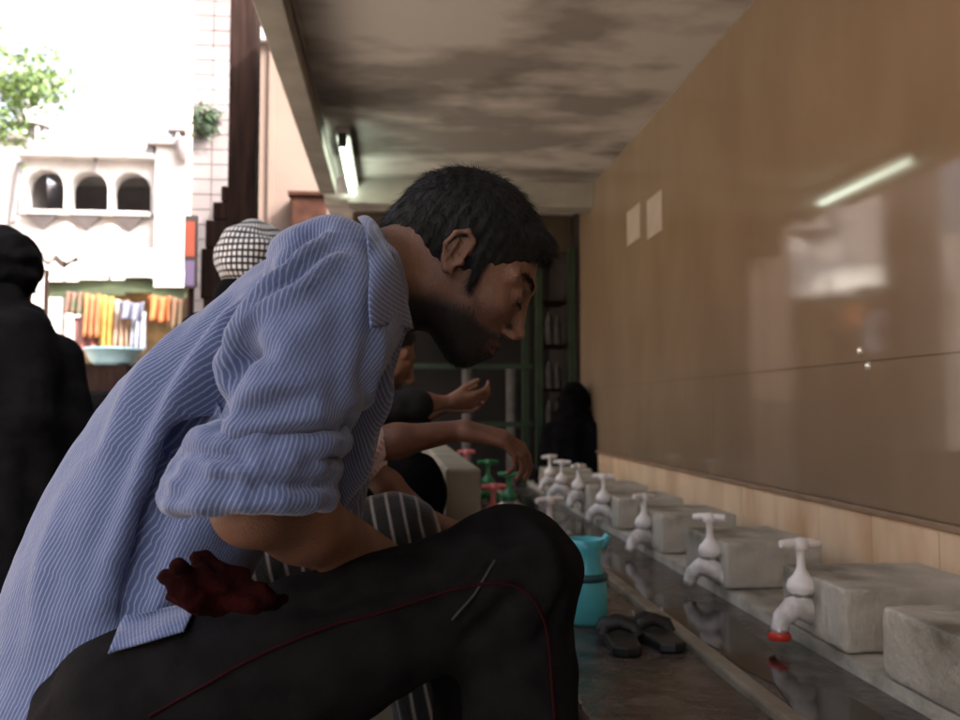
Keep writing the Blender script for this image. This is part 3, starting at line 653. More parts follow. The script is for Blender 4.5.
# third person in black washing his face with cupped hands
H5 = head_frame(at(378,352,2.35), (.93,.05,-.36), (.36,0,.93))
wa, wb = at(450,402,2.27), at(450,406,2.43)
person('man in a black shirt with bare forearms raised, hands cupped to wash', H5, at(352,378,2.36), at(362,408,2.22), at(362,404,2.52), at(415,404,2.22), wa, at(418,414,2.45), wb,
       V(-.42,2.26,.44), V(-.42,2.48,.44), at(412,482,2.22), at(420,490,2.5), V(.06,2.24,.085), V(.08,2.5,.085),
       hand_caps(wa, unit(V(.97,.18,.06)), unit(V(.05,-.7,-.6)), 1, (.45,.5,.55,.6), .2, .72), hand_caps(wb, unit(V(.97,-.16,.06)), unit(V(.05,.7,-.6)), -1, (.45,.5,.55,.6), .2, .72), M_skin2, M_black_shirt, M_black, sleeve=.55, rad=.68)
def robe_person(label, cat, H, base, cover_m, robe_m, skin, fnrobe, fnscarf, h=.008, group=None, lo=None, hi=None, stripe=None):
    root = empty('person', base, label, cat, group)
    neck = to_world((-.03,0,-.13), H)
    hipc = V(neck[0]*.6+base[0]*.4, neck[1]*.6+base[1]*.4, base[2]+.8*(neck[2]-base[2])*.72)
    s = H[1][1]
    def body(P):
        d = bounded(P, H[0], .2, lambda Q: head_local(to_local(Q,H))*H[2]); d = smin(d, cap(P, to_world((-.03,0,-.05),H), neck, .05,.05), .02)
        d = smin(d, cap(P, neck-V(0,0,.1), hipc, .10,.10), .04)
        for sg in (1,-1):
            sh = neck-V(0,0,.07)+s*sg*.14; el = sh-V(0,0,.26)+s*sg*.03; wr = el+H[1][0]*.2+V(0,0,-.06)
            d = smin(d, chain(P,[sh,el,wr],[.04,.034,.022],.01), .02); d = smin(d, hand_sdf(P, hand_caps(wr, unit(H[1][0]*V(1,1,0)+V(0,0,-.4)), V(0,0,1), sg, sc=.9), wr+H[1][0]*.08), .01)
            hp = hipc+s*sg*.09*V(1,1,0); an = V(base[0]+s[0]*sg*.09, base[1]+s[1]*sg*.09, base[2]+.085); d = smin(d, chain(P,[hp,(hp+an)/2,an],[.07,.05,.032],.02), .03); d = smin(d, foot_sdf(P-V(0,0,base[2]).astype(np.float32), an-V(0,0,base[2]), unit(H[1][0]*V(1,1,0))), .015)
        return d
    v, f = mesh_sdf(body, lo, hi, .006); o = mesh_obj('body', v, f, skin, root); attr(o,'beard',np.zeros(len(v))); pl = to_local(v.astype(np.float32),H); attr(o,'lip',lip_mask(pl)*(np.linalg.norm(pl,axis=1)<.2))
    arms = []
    for sg in (1,-1):
        sh = neck-V(0,0,.07)+s*sg*.14; el = sh-V(0,0,.26)+s*sg*.03; arms.append([sh, el, el+H[1][0]*.18+V(0,0,-.055)])
    bz = V(base[0],base[1],base[2]+.10)
    def frobe(P):
        d = smin(smin(fnrobe(P), chain(P, arms[0], [.075,.07,.06]), .04), chain(P, arms[1], [.075,.07,.06]), .04)
        d = smin(d, chain(P, [neck+V(0,0,.03), neck-V(0,0,.10), hipc, bz], [.085,.13,.16,.19], .04), .05)
        return smax(d, base[2]+.02-P[:,2], .01)
    v, f = mesh_sdf(frobe, lo, hi, h); n = vnormals(v,f); a = np.arctan2(v[:,1]-base[1], v[:,0]-base[0])
    v = v+n*(.010*np.sin(a*11+v[:,2]*3)*np.clip((1.1-v[:,2])*1.3,0,1)+.006*vnoise(v,11,2)+.002*vnoise(v,40,5))[:,None]; r = mesh_obj('robe', v, f, robe_m, root)
    v, f = mesh_sdf(fnscarf, H[0]-.30, H[0]+.24, h*.7); n = vnormals(v,f); v2 = v+n*(.010*vnoise(v*V(1,1,1.6),14,7)+.004*np.sin(v[:,2]*90+4*vnoise(v,9,2))+.0015*vnoise(v,60,2))[:,None]
    sc = mesh_obj('headscarf', v2, f, cover_m, root); T = Tube([H[0]-V(0,0,.25), H[0], H[0]+V(0,0,.12)], [(.11,.1)]*3, H[1][1], 8)
    if stripe: 
        n_ = len(f); z = v[f][:,:,2]; attr(sc, 'su', z.ravel(), 'CORNER'); an_ = (np.arctan2(v[:,1]-H[0][1], v[:,0]-H[0][0])*.11)[f]; attr(sc, 'sv', an_.ravel(), 'CORNER')
    return root
# woman in black, back turned
H2 = head_frame(at(8,272,3.0), (.42,.90,-.10), (.05,.1,1))
b2 = V(H2[0][0]+.0, 3.02, -.15); n2 = H2[0]
def robe2(P):
    c = n2+V(-.02,0,-.22); d = ell(P, c+V(0,0,-.07), (.245,.15,.13)); d = smin(d, ell(P, c+V(.0,0,-.30), (.225,.16,.32)), .06)
    for sg in (1,-1): d = smin(d, cap(P, c+V(.18*sg,0,-.06), c+V(.235*sg,.03,-.36), .075, .075), .03)
    d = smin(d, cap(P, V(b2[0],b2[1],.60), V(b2[0],b2[1],-.05), .20, .30), .08); return smax(d, -.13-P[:,2], .01)
def scarf2(P):
    q = to_local(P, H2); d = ell(q, (-.016,0,.022), (.122,.100,.118)); d = smin(d, ell(P, n2+V(-.01,-.02,-.17), (.13,.12,.10)), .05)
    return smax(d, -ell(q, (.11,0,-.03), (.05,.055,.075)), .012)
robe_person('woman in black robe and headscarf standing with her back turned at the left edge', 'person', H2, b2, M_black, M_black, M_skin2, robe2, scarf2, lo=V(n2[0]-.5,2.5,-.16), hi=V(n2[0]+.5,3.5,1.55))
# person under a black and white checked scarf, behind the striped back
H3 = head_frame(at(256,272,2.6), (.5,.85,-.15), (.1,.1,1), 1.0)
b3 = V(H3[0][0]+.09, 2.62, 0.0); n3 = H3[0]
def robe3(P):
    c = n3+V(.06,0,-.22); d = ell(P, c+V(0,0,-.05), (.19,.13,.10)); d = smin(d, ell(P, c+V(.02,0,-.28), (.17,.14,.30)), .05); d = smin(d, cap(P, V(b3[0],b3[1],.5), V(b3[0],b3[1],.08), .15,.2), .08); return smax(d, .02-P[:,2], .01)
def scarf3(P):
    q = to_local(P, H3); d = ell(q, (-.014,0,.020), (.120,.102,.120)); d = smin(d, ell(P, n3+V(.02,-.01,-.17), (.11,.11,.09)), .05); return smax(d, -ell(q, (.11,0,-.03), (.05,.055,.075)), .012)
robe_person('person with a black and white checked headscarf standing behind the striped back', 'person', H3, b3, M_check, M_black, M_skin2, robe3, scarf3, lo=V(n3[0]-.4,2.2,-.01), hi=V(n3[0]+.5,3.05,1.5), stripe=True)


# crouched figure in black at the far end
H6 = head_frame(at(574,404,5.75), (.45,.80,-.30), (.1,.3,.9)); n6 = H6[0]; b6 = V(n6[0], 5.76, 0)
def robe6(P):
    d = ell(P, n6+V(0,0,-.27), (.19,.17,.22)); d = smin(d, ell(P, V(n6[0]-.02,5.74,.20), (.24,.26,.24)), .08); return smax(d, .003-P[:,2], .01)
def scarf6(P):
    q = to_local(P, H6); d = ell(q, (-.014,0,.020), (.120,.102,.120)); return smin(d, ell(P, n6+V(-.02,-.03,-.14), (.15,.15,.13)), .05)
robe_person('crouched figure draped in black at the dark far end of the trough', 'person', H6, b6, M_black, M_black, M_skin3, robe6, scarf6, h=.014, lo=V(n6[0]-.5,5.3,-.01), hi=V(n6[0]+.5,6.2,1.1))

# ================================================================== SETTING
XW, ZC = 1.26, 2.19
M_floor = mat('worn_stone_floor', (.13,.11,.09), (.22,.19,.155), rough=.55, scale=3, bump=.3, c3=(.07,.06,.05), c3scale=1.2, rvar=.2)
M_court = mat('courtyard_stone', (.30,.25,.20), (.40,.34,.28), rough=.8, scale=1.2, bump=.2)
M_marble = mat('polished_beige_marble', (.222,.165,.110), (.258,.196,.132), rough=.065, scale=3.2, stretch=(1,1,.5), spec=.2, c3=(.205,.145,.098), c3scale=1.3, c3t=(.35,.95), bump=.012, bscale=2.5, rvar=.03)
M_tile = mat('sandy_wall_tile', (.66,.50,.34), (.78,.60,.41), rough=.35, scale=7, c3=(.50,.32,.18), c3scale=5, c3t=(.5,.75), stretch=(1,1,.35), bump=.1)
M_joint = mat('dark_joint', (.10,.065,.045), rough=.9)
M_conc = mat('grey_concrete_block', (.39,.36,.30), (.56,.52,.44), rough=.45, scale=8, bump=.5, c3=(.15,.135,.105), c3scale=5, c3t=(.50,.68), bscale=60)
M_wet = mat('wet_dark_trough', (.035,.027,.024), (.10,.08,.07), rough=.24, scale=14, bump=.5, c3=(.05,.06,.035), c3scale=5, rvar=.15)
M_cream = mat('cream_stone', (.22,.195,.14), (.33,.295,.22), rough=.5, scale=6, bump=.15)
M_ceil = mat('stained_grey_ceiling', (.30,.275,.25), (.60,.57,.53), rough=.9, scale=1.5, stretch=(.8,1.3,1), contrast=(.42,.54), c3=(.13,.115,.098), c3scale=1.2, c3t=(.56,.68), bump=.25, bscale=9)
M_beam = mat('plastered_beam', (.24,.225,.20), (.34,.32,.28), rough=.9, scale=4, bump=.2)
M_wood = mat('dark_brown_wood', (.008,.004,.003), (.018,.009,.007), rough=.85, spec=.08, scale=6, stretch=(6,6,.6), bump=.3)
M_white = mat('white_lime_plaster', (.26,.24,.235), (.34,.32,.315), rough=.85, scale=2, bump=.1)
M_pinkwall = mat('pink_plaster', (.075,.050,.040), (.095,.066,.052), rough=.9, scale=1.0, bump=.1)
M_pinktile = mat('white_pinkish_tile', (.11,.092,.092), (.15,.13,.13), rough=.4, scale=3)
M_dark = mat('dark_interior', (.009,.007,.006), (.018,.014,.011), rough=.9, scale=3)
M_green = mat('dark_green_paint', (.008,.022,.009), (.015,.04,.014), rough=.45, scale=8)
M_grey = mat('grey_goods', (.06,.053,.048), (.12,.11,.10), rough=.8, scale=9)
M_plastic = mat('white_plastic', (.80,.74,.70), (.85,.80,.76), rough=.32, scale=20, spec=.5)
M_steel = mat('stained_metal', (.34,.32,.31), (.48,.46,.44), rough=.35, metal=.7, scale=30)
M_redp = mat('red_plastic', (.55,.035,.02), rough=.35)
M_pinkp = mat('pink_plastic', (.70,.16,.17), (.78,.24,.24), rough=.35, scale=20)
M_greenp = mat('green_plastic', (.015,.15,.05), (.03,.20,.07), rough=.35, scale=20)
M_cyan = mat('turquoise_plastic', (.07,.42,.50), (.10,.50,.56), rough=.3, scale=10)

g = MB(); g.box((-160,-60,-.35), (160,220,-.15)); tag(g.build('ground', M_court), kind='structure')
g = MB(); g.box((-1.45,-8.2,-.145), (XW+.0,7.6,0)); tag(g.build('floor', M_floor), kind='structure')

# glossy tiled wall
t = empty('tiled_wall', (XW,2,0), 'tall polished beige marble wall on the right with a sandy tile skirting', 'wall')
def part(mb, name, m, parent, **k): return keep_parent(mb.build(name, m, **k), parent)
m = MB(); m.box((XW+.012,-8,0),(XW+.25,6.06,ZC+.3)); part(m,'wall_core',M_joint,t)
zrow = [.487,.875,2.5]; ycol = [-8,-1.2,-.05,1.12,2.30,3.48,4.70,6.055]
for r in range(2):
    for c in range(7):
        m = MB(); a, b = zrow[r], zrow[r+1]; jx = rng.uniform(-.0007,.0007,4); y0,y1 = ycol[c]+.0003, ycol[c+1]-.0003
        X0 = XW; vs = [(X0+jx[0],y0,a+.001),(X0+jx[1],y1,a+.001),(X0+jx[2],y1,b-.001),(X0+jx[0]+jx[2]-jx[1],y0,b-.001)]
        m.add(vs+[(x+.012-(x-X0),y,z) for x,y,z in vs], [(0,1,2,3),(7,6,5,4),(0,4,5,1),(1,5,6,2),(2,6,7,3),(3,7,4,0)]); part(m,'marble_panel',M_marble,t)
m = MB(); m.box((XW-.014,-8,.470),(XW+.012,6.05,.486)); part(m,'ledge_trim',mat('brown_trim',(.20,.13,.08),(.28,.19,.12),rough=.5,scale=8),t,bevel=.003)
y = -2.5; 
while y < 6.0:
    w = .30 if y > 0 else .6; m = MB(); m.box((XW,y+.0015,.25),(XW+.012,min(y+w-.0015,6.05),.468)); part(m,'skirting_tile',M_tile,t); y += w
# two small round bright metal domes on the marble wall
for k,(px,py) in enumerate([(861,351),(869,366)]):
    p = at(px,py,1); p = CAMP+(p-CAMP)*(XW/p[0]); m = MB(); m.lathe([(.012,0),(.012,.004),(.009,.009),(0,.011)], (0,0,0), (-1,0,0), 16)
    o = m.build('screw_cap', mat('bright_cap',(.9,.87,.8),rough=.12,metal=.6) if k==0 else MATS['bright_cap'], loc=p); tag(o, ['round shiny cap on the marble wall just above the long joint','round shiny cap on the marble wall on the long joint, the lower of two'][k], 'cap', 'shiny caps on the marble wall')

for k,(pts_,lab) in enumerate([([(627,210),(640,205),(640,240),(627,244)],'left of two pale paper sheets on the marble wall towards its far end'),([(647,198),(662,192),(662,232),(647,238)],'right of two pale paper sheets on the marble wall towards its far end')]):  # two thin pale rectangles set just proud of the marble
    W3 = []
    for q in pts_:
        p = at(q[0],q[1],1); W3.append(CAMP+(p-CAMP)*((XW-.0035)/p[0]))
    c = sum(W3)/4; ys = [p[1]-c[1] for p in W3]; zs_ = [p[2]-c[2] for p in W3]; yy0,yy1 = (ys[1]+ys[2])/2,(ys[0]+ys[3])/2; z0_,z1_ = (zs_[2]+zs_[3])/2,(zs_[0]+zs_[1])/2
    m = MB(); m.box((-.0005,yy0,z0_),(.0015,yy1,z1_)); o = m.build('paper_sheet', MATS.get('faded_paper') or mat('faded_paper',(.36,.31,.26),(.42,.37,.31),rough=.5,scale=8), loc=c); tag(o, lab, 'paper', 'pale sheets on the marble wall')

# roof of the washing place
t = empty('shelter_roof', (0,2,ZC), 'low stained grey concrete roof over the washing place', 'roof')
m = MB(); m.box((-.47,-8,ZC+.001),(XW+.24,5.62,ZC+.25)); part(m,'ceiling_slab',M_ceil,t)
m = MB(); m.box((-.472,-8,ZC-.11),(-.37,5.6,ZC)); part(m,'edge_beam',M_beam,t,bevel=.006)
m = MB(); m.box((-.30,5.62,ZC-.16),(XW+.24,5.80,ZC+.25)); part(m,'cross_beam',M_beam,t,bevel=.006)
m = MB(); m.box((-.47,5.80,ZC-.06),(XW+.24,7.6,ZC+.25)); part(m,'back_slab',M_ceil,t)
m = MB(); m.tube([(-.36,-1,ZC-.03),(-.36,5.5,ZC-.03)],.006,8); part(m,'cable',M_white,t)
t2 = empty('end_wall', (.4,-6,0), 'plain plastered wall closing the near end of the passage', 'wall'); m = MB(); m.box((-.6,-6.2,0),(XW-.02,-6,ZC-.001)); part(m,'plaster',M_beam,t2)  # unseen wall added behind the camera; cuts the frontal light
# unseen mass added above the roof, shaped to keep the sun off the people
t = empty('building', (3,2,2.5), 'plastered building standing over the washing place', 'building')
m = MB(); m.box((-.46,-9,ZC+.26),(7,6.3,2.75)); part(m,'wall',M_white,t)
m = MB(); m.box((XW+.26,-9,-.14),(7,7.6,ZC+.255)); part(m,'ground_storey',M_white,t)

# unseen brown building added across the courtyard to block light from the horizon
t = empty('building', (-8.2,0,-.15), 'long brown building facing the washing place across the courtyard', 'building')
m = MB(); m.box((-9.2,-14,-.149),(-8,14,4.6)); part(m,'wall',mat('brown_brick_wall',(.10,.07,.05),(.17,.12,.085),rough=.9,scale=3,bump=.2),t)
m = MB(); m.box((-7.999,-14,4.3),(-7.8,14,4.42)); part(m,'string_course',M_pinkwall,t)
for yw in range(-12,13,4):
    m = MB(); m.box((-7.998,yw-.5,1.2),(-7.95,yw+.5,2.9)); w_ = part(m,'window',M_white,t)
    m = MB(); m.box((-7.949,yw-.4,1.3),(-7.93,yw+.4,2.8)); p_ = m.build('shutter', M_wood); keep_parent(p_, t); p_.parent = w_; p_.matrix_parent_inverse = w_.matrix_world.inverted() @ Matrix.Identity(4); p_.matrix_parent_inverse = (Matrix.Translation(t.location) @ w_.matrix_parent_inverse).inverted()

# fluorescent tube
t = empty('tube_light', (-.27,5.2,ZC-.10), 'lit fluorescent tube hanging under the roof edge', 'tube light')
m = MB(); m.box((-.305,4.50,ZC-.06),(-.235,6.0,ZC-.025)); part(m,'housing',M_white,t)
m = MB(); m.tube([(-.27,4.56,ZC-.095),(-.27,5.94,ZC-.095)],.019,14); part(m,'tube',mat('tube_glow',(.9,1,.85),emit=(.86,1.0,.80,2.0)),t)
for yy in (4.53,5.97):
    m = MB(); m.box((-.29,yy-.03,ZC-.12),(-.25,yy+.02,ZC-.06)); part(m,'end_cap',M_dark,t)

# concrete blocks between the taps
bx0, bx1 = .89, 1.16
base = MB(); base.box((.888,-1.5,0),(XW-.001,6.05,.268)); base.box((.585,-1.5,0),(.887,6.05,.235))
tb = empty('trough', (.7,2.2,0), 'long dark wet washing trough running along the foot of the wall', 'trough')
m = MB(); m.box((.888,-1.5,0),(XW-.001,6.05,.262)); part(m,'back_shelf',M_conc,tb)
m = MB(); m.box((.619,-1.5,0),(.887,6.05,.235)); part(m,'channel',M_wet,tb)
m = MB(); m.box((.585,-1.5,0),(.618,6.05,.286)); part(m,'lip',mat('worn_lip_stone',(.10,.085,.06),(.24,.21,.16),rough=.5,scale=9,bump=.3),tb,bevel=.006)
M_pud = mat('shallow_water', (.02,.017,.014), rough=.10, spec=.45)
for (cx,cy,rx,ry) in ((.74,2.05,.08,.35),(.71,2.9,.07,.42),(.78,3.9,.07,.5),(.75,1.35,.09,.28),(.44,2.3,.09,.22),(.70,5.0,.06,.5)):
    ph = rng.random(6)*6; n_ = 48; zz_ = .2352 if cx > .6 else .2722
    ring_ = [(cx+rx*math.cos(a)*(1+.18*math.sin(3*a+ph[0])+.12*math.sin(7*a+ph[1])), cy+ry*math.sin(a)*(1+.2*math.sin(2*a+ph[2])+.1*math.sin(5*a+ph[3])), zz_+.0012) for a in [2*PI*k/n_ for k in range(n_)]]
    m = MB(); m.add(ring_+[(cx,cy,zz_+.0026)], [(k,(k+1)%n_,n_) for k in range(n_)], True); part(m,'puddle',M_pud,tb)
m = MB(); m.box((.30,-1.5,0),(.584,6.05,.272)); part(m,'step',M_wet,tb,bevel=.006)
fronts = [.42,1.12,1.73,2.37,2.96,3.56,4.09,4.68,5.25]
lens = [.40,.47,.30,.34,.31,.30,.30,.30,.30]
where = ['nearest the camera, at the right edge','in the bottom right corner','at the lower right, beside the nearest white tap','behind the second white tap','behind the third white tap','fourth along from the lower right','fifth along from the lower right','sixth along, far down the trough','farthest down the trough']
for i,(y0,l) in enumerate(zip(fronts,lens)):
    W_ = bx1+[.02,.0,.06,0,-.01,0,.01,0,0][i]-bx0; Hh = .127+[0,0,0,-.004,.003,-.002,.002,0,0][i]; hf = V(W_,l,Hh).astype(np.float32)/2
    def bfn(P, i=i, hf=hf):
        q = np.abs(P-hf)-(hf-.006); d = np.linalg.norm(np.maximum(q,0),axis=1)+np.minimum(q.max(1),0)-.006
        edge = np.clip(1-(np.sort(np.abs(P-hf)-hf, axis=1)[:,1]*-1)/.022,0,1)
        Q_ = P+np.float32(i*3.1); return (d+edge*(.0035*np.clip(vnoise(Q_,38,1)+.1,0,1)+.010*np.clip(vnoise(Q_,17,4)-.45,0,1))+.0008*vnoise(Q_,60,2)).astype(np.float32)
    v_, f_ = mesh_sdf(bfn, V(-.03,-.03,-.03), V(W_+.03,l+.03,Hh+.03), .0055); o = mesh_obj('stone_block', v_, f_, M_conc, relax=0); o.location = (bx0,y0,.2635); o.rotation_euler.z = [0,.01,-.01,.008,0,-.01,.01,0,0][i]
    tag(o, 'grey concrete block against the tiled wall, '+where[i], 'block', 'concrete blocks along the wall')

# taps
def make_tap(M_h, name='water_tap', spout=True, base_m=None):
    root = empty(name)
    m = MB(); z = .205
    m.tube([(-.046,0,z),(-.030,0,z),(0,0,z+.003),(.030,0,z),(.046,0,z)], [.0095,.0125,.0105,.0125,.0095], 12, True, (1,.9)); m.lathe([(.017,-.012),(.019,-.004),(.017,.010),(0,.014)], (0,0,z)); m.build('handle', M_h, root)
    m = MB(); m.lathe([(.013,.145),(.0095,.156),(.0085,.172),(.0095,.190),(.013,.197)]); m.build('stem', M_h, root)
    m = MB(); m.lathe([(.024,.098),(.031,.106),(.033,.116),(.028,.129),(.017,.140),(.013,.148)]); m.build('bonnet', M_h, root)
    m = MB(); m.lathe([(.021,.062),(.024,.078),(.022,.088),(.024,.096),(.021,.099)]); m.tube([(.045,0,.045),(.02,0,.058),(0,0,.072),(-.028,0,.068),(-.052,0,.050),(-.060,0,.026)], [.022,.025,.031,.025,.020,.018], 14); m.lathe([(.026,-.012),(.026,.004)], (.045,0,.045), (1,0,0), 6); m.build('body', base_m or M_plastic, root)
    m = MB(); m.lathe([(.0255,.092),(.0275,.094),(.0275,.102),(.0255,.104)], n=6); m.build('collar_nut', M_steel, root)
    m = MB(); m.lathe([(.017,-.012),(.0185,-.004),(.017,.005),(.016,.006)], (-.060,0,.026)); m.build('spout_ring', M_steel, root)
    return root
tp = make_tap(M_plastic, base_m=mat('stained_plastic',(.50,.45,.43),(.72,.67,.64),rough=.35,scale=45))
taps = [(803,540,1.885,.10),(710,514,2.44,-.5),(643,494,3.10,.35),(603,474,3.70,-.3),(578,464,4.20,.5),(561,460,4.63,-.2),(551,455,5.2,.2)]
tw = ['nearest white tap, with a red ring at its foot, lower right','second white tap from the right, at the corner of a block','third white tap from the right','fourth white tap along the wall, small and blurred','fifth white tap along the wall, small and blurred','sixth white tap along the wall, near the dark far end','farthest white tap, against the dark far end']
first = True; tapobjs = []
for (px,py,Y,rz),w in zip(taps,tw):
    r = tp if first else copy_tree(tp); first = False
    p = at(px,py,Y); zb = p[2]-.215; r.location = (p[0], Y, zb); r.rotation_euler = (rng.normal()*.04, rng.normal()*.05, rz*1.3)
    # a riser from the pipe
    m = MB(); m.tube([(.030,0,.050),(.042,0,.035),(.045,0,.256-zb)], .016, 10); ri = m.build('riser', M_steel, r)
    tag(r, w, 'tap', 'white taps along the trough'); tapobjs.append(r)
m = MB(); m.lathe([(.021,-.008),(.026,0),(.021,.010)], (-.060,0,.012)); m.build('red_ring', M_redp, tapobjs[0])
# taps on the near side
def side_tap(px,py,Y,mh,mb,lab,rz=PI, post=None):
    r = make_tap(mh, base_m=mb); p = at(px,py,Y); zb = p[2]-.215; r.location = (p[0],Y,zb); r.rotation_euler.z = rz
    m = MB(); m.tube([(.045,0,.045),(.05,0,.03),(.05,0,(post or .27)-zb)], .014, 10); m.build('riser', M_steel, r); tag(r, lab, 'tap', 'taps on the near side of the trough'); return r
side_tap(549,497,2.8,M_plastic,M_greenp,'white handled tap with a green body, just beyond the dark knee',rz=.4)
side_tap(493,484,3.1,M_pinkp,M_pinkp,'pink plastic tap standing beside the cream parapet',rz=.3)
side_tap(488,460,4.0,M_greenp,M_greenp,'green plastic tap beyond the pink one',rz=.2)
side_tap(509,472,3.7,M_greenp,M_steel,'green handled metal tap under the reaching hand',rz=-.3)
side_tap(466,450,4.5,M_pinkp,M_plastic,'pink handled white tap at the far end of the cream parapet',rz=.3)
m = MB(); m.box((.145,2.62,0),(.250,4.9,.575)); o = m.build('parapet', M_cream, bevel=.01); tag(o,'low cream stone parapet between the washers and the trough','parapet')

# seats
sx = -.62
for i,(y0,y1,xa,xb,lab) in enumerate([(.80,1.36,-.62,-.18,'low grey stone seat under the man in the striped shirt'),(1.47,1.98,-.62,-.22,'low grey stone seat under the man in the pink check'),(2.12,2.64,-.62,-.22,'low grey stone seat under the man in the black shirt')]):
    m = MB(); zt = [.335,.345,.345][i]; m.box((0,0,0),(xb-xa,y1-y0,zt)); tag(m.build('stone_bench', M_conc, bevel=.012, loc=(xa,y0,.001)), lab, 'seat', 'stone benches in front of the taps')

# turquoise jug
j = empty('jug', at(586,624,2.0), 'turquoise plastic water jug standing beside the knee', 'jug')
zz = .273-at(592,628,1.85)[2]; j.location.z = .273
m = MB(); m.lathe([(0,.0),(.040,.0),(.046,.008),(.048,.05),(.046,.085),(.040,.105),(.034,.118),(.034,.150),(.040,.172),(.0385,.172),(.032,.15),(.032,.118),(.038,.10),(.044,.08),(.045,.01),(0,.006)], n=28); m.build('vessel', M_cyan, j)
m = MB(); m.lathe([(.0475,.088),(.0495,.092),(.0495,.100),(.044,.104)], n=28); m.build('band', mat('dark_teal',(.01,.07,.09),rough=.4), j)
m = MB(); m.tube([(-.036,-.0,.165),(-.060,-.01,.172),(-.076,-.012,.150),(-.074,-.012,.11),(-.046,-.006,.075)], .007, 10); m.build('handle', M_cyan, j)
m = MB(); m.tube([(.034,0,.155),(.052,0,.178)],[.012,.008],10); m.v=[v for v in m.v]; m.build('spout', M_cyan, j); j.scale = (1.0,1.0,1.08)

# sandals on the lip of the trough
def sandal(loc, rz, lab):
    r = empty('sandal', loc, lab, 'sandal', 'black sandals by the trough'); 
    m = MB(); L=[(-.11,-.028),(-.12,0),(-.11,.028),(-.05,.032),(.03,.038),(.09,.036),(.125,.015),(.128,-.008),(.10,-.034),(.03,-.036),(-.05,-.030)]; m.prism(L,.001,.020,'z'); m.build('sole', mat('black_rubber',(.012,.012,.013),rough=.45) if 'black_rubber' not in MATS else MATS['black_rubber'], r, bevel=.004)
    m = MB()
    for x,w in ((.055,.04),(.0,.034)):
        m.tube([(x,-w,.012),(x+.004,-w*.8,.030),(x+.006,0,.038),(x+.004,w*.8,.030),(x,w,.012)], .013, 8, True, (1,.35))
    m.build('strap', M_black_shirt if False else MATS['black_rubber'], r)
    m = MB(); m.lathe([(.006,0),(.006,.004),(0,.005)], (.055,-.034,.045), (0,-1,.3), 12); m.build('buckle', M_steel, r); r.rotation_euler.z = rz; return r
p = at(630,622,1.85); sandal((.46,1.83,.273), 1.45, 'black sandal standing on the wet step beside the turquoise jug'); 
sandal((.538,1.85,.273), 1.62, 'black sandal on the wet step close to the cream lip of the trough')

# far end of the passage ------------------------------------------------
t = empty('far_room', (.5,7.2,0), 'dark shop front closing the far end of the passage', 'shop front')
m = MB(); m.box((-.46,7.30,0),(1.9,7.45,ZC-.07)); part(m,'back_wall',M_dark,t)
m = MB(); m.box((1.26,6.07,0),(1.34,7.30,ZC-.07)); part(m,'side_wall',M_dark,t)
m = MB(); m.box((-.30,6.30,1.86),(1.255,6.36,2.12)); part(m,'lintel',mat('brown_board',(.05,.035,.022),(.08,.055,.03),rough=.8,scale=4),t)
m = MB(); m.box((-.16,6.8,1.55),(.06,6.84,1.82)); part(m,'signboard',mat('ochre_board',(.16,.09,.03),(.20,.12,.045),rough=.7,scale=6),t)
for X in (.985,1.215):
    m = MB(); m.box((X-.022,6.1,0),(X+.022,6.15,1.86)); part(m,'green_post',M_green,t)
m = MB(); m.box((.985-.10,6.20,0),(.985-.055,6.25,1.86)); part(m,'green_post',M_green,t)
for z in (.62,1.02):
    m = MB(); m.box((.1,6.16,z),(.95,6.19,z+.035)); part(m,'green_rail',M_green,t)
s = empty('shelf', (1.12,6.6,0), 'narrow shelf of grey goods between the green posts', 'shelf')
for k in range(4):
    m = MB(); m.box((1.03,6.45,.55+.32*k),(1.235,6.7,.57+.32*k)); part(m,'board',M_wood,s)
for k in range(3):
    for q in range(3):
        h_ = rng.uniform(.14,.25); z = .571+.32*k; o = empty('container', (1.065+.062*q,6.52,z), ['slim','squat','round shouldered'][q]+' grey container on the '+['lower','middle','upper'][k]+' board of the narrow shelf at the far end','container','grey containers on the far shelf')
        m = MB(); m.lathe([(0,0),(.026,0),(.028,.01),(.028,h_*.7),(.018,h_*.85),(.012,h_*.88),(.012,h_),(0,h_)]); m.build('vessel', M_grey, o)
for q,(px,lab) in enumerate([(468,'pale standing pipe behind the cupped hands'),(512,'pale standing pipe below the face of the striped man')]):
    p = at(px,380,6.7); m = MB(); m.tube([(0,0,0),(0,0,1.05)],.045,14); tag(m.build('standing_pipe', M_grey, loc=(p[0],6.7,.0)), lab, 'pipe', 'pale pipes at the far end')

# post with bracket
t = empty('wooden_post', (-.765,4.5,0), 'dark brown wooden post with a stepped carved bracket on its left side', 'post')
a = at(228,300,4.5)[0]; b = at(255,300,4.5)[0]
m = MB(); m.box((a,4.44,0),(b,4.58,5)); part(m,'shaft',M_wood,t,bevel=.006)
zf = lambda py: at(228,py,4.5)[2]; xf = lambda px: at(px,250,4.5)[0]
for (x0,x1,y0,y1) in [(222,228,188,204),(214,228,204,222),(207,228,222,250),(203,228,250,300),(206,228,300,420)]:
    m = MB(); m.box((xf(x0),4.45,zf(y1)),(a-.001,4.56,zf(y0)-.001)); part(m,'bracket_step',M_wood,t,bevel=.008)
t = empty('sign', (xf(197),4.3,zf(290)), 'small orange red and white sign strip beside the wooden post', 'sign')
m = MB(); m.box((xf(191),4.36,zf(292)),(xf(203),4.38,zf(222))); part(m,'board',mat('sign_white',(.08,.06,.06),rough=.6),t)
m = MB(); m.box((xf(192.5),4.352,zf(262)),(xf(201.5),4.358,zf(228))); part(m,'red_panel',mat('sign_red',(.50,.10,.05),rough=.6),t)
m = MB(); m.box((xf(192.5),4.352,zf(290)),(xf(201.5),4.358,zf(266))); part(m,'violet_panel',mat('sign_violet',(.22,.16,.30),rough=.6),t)
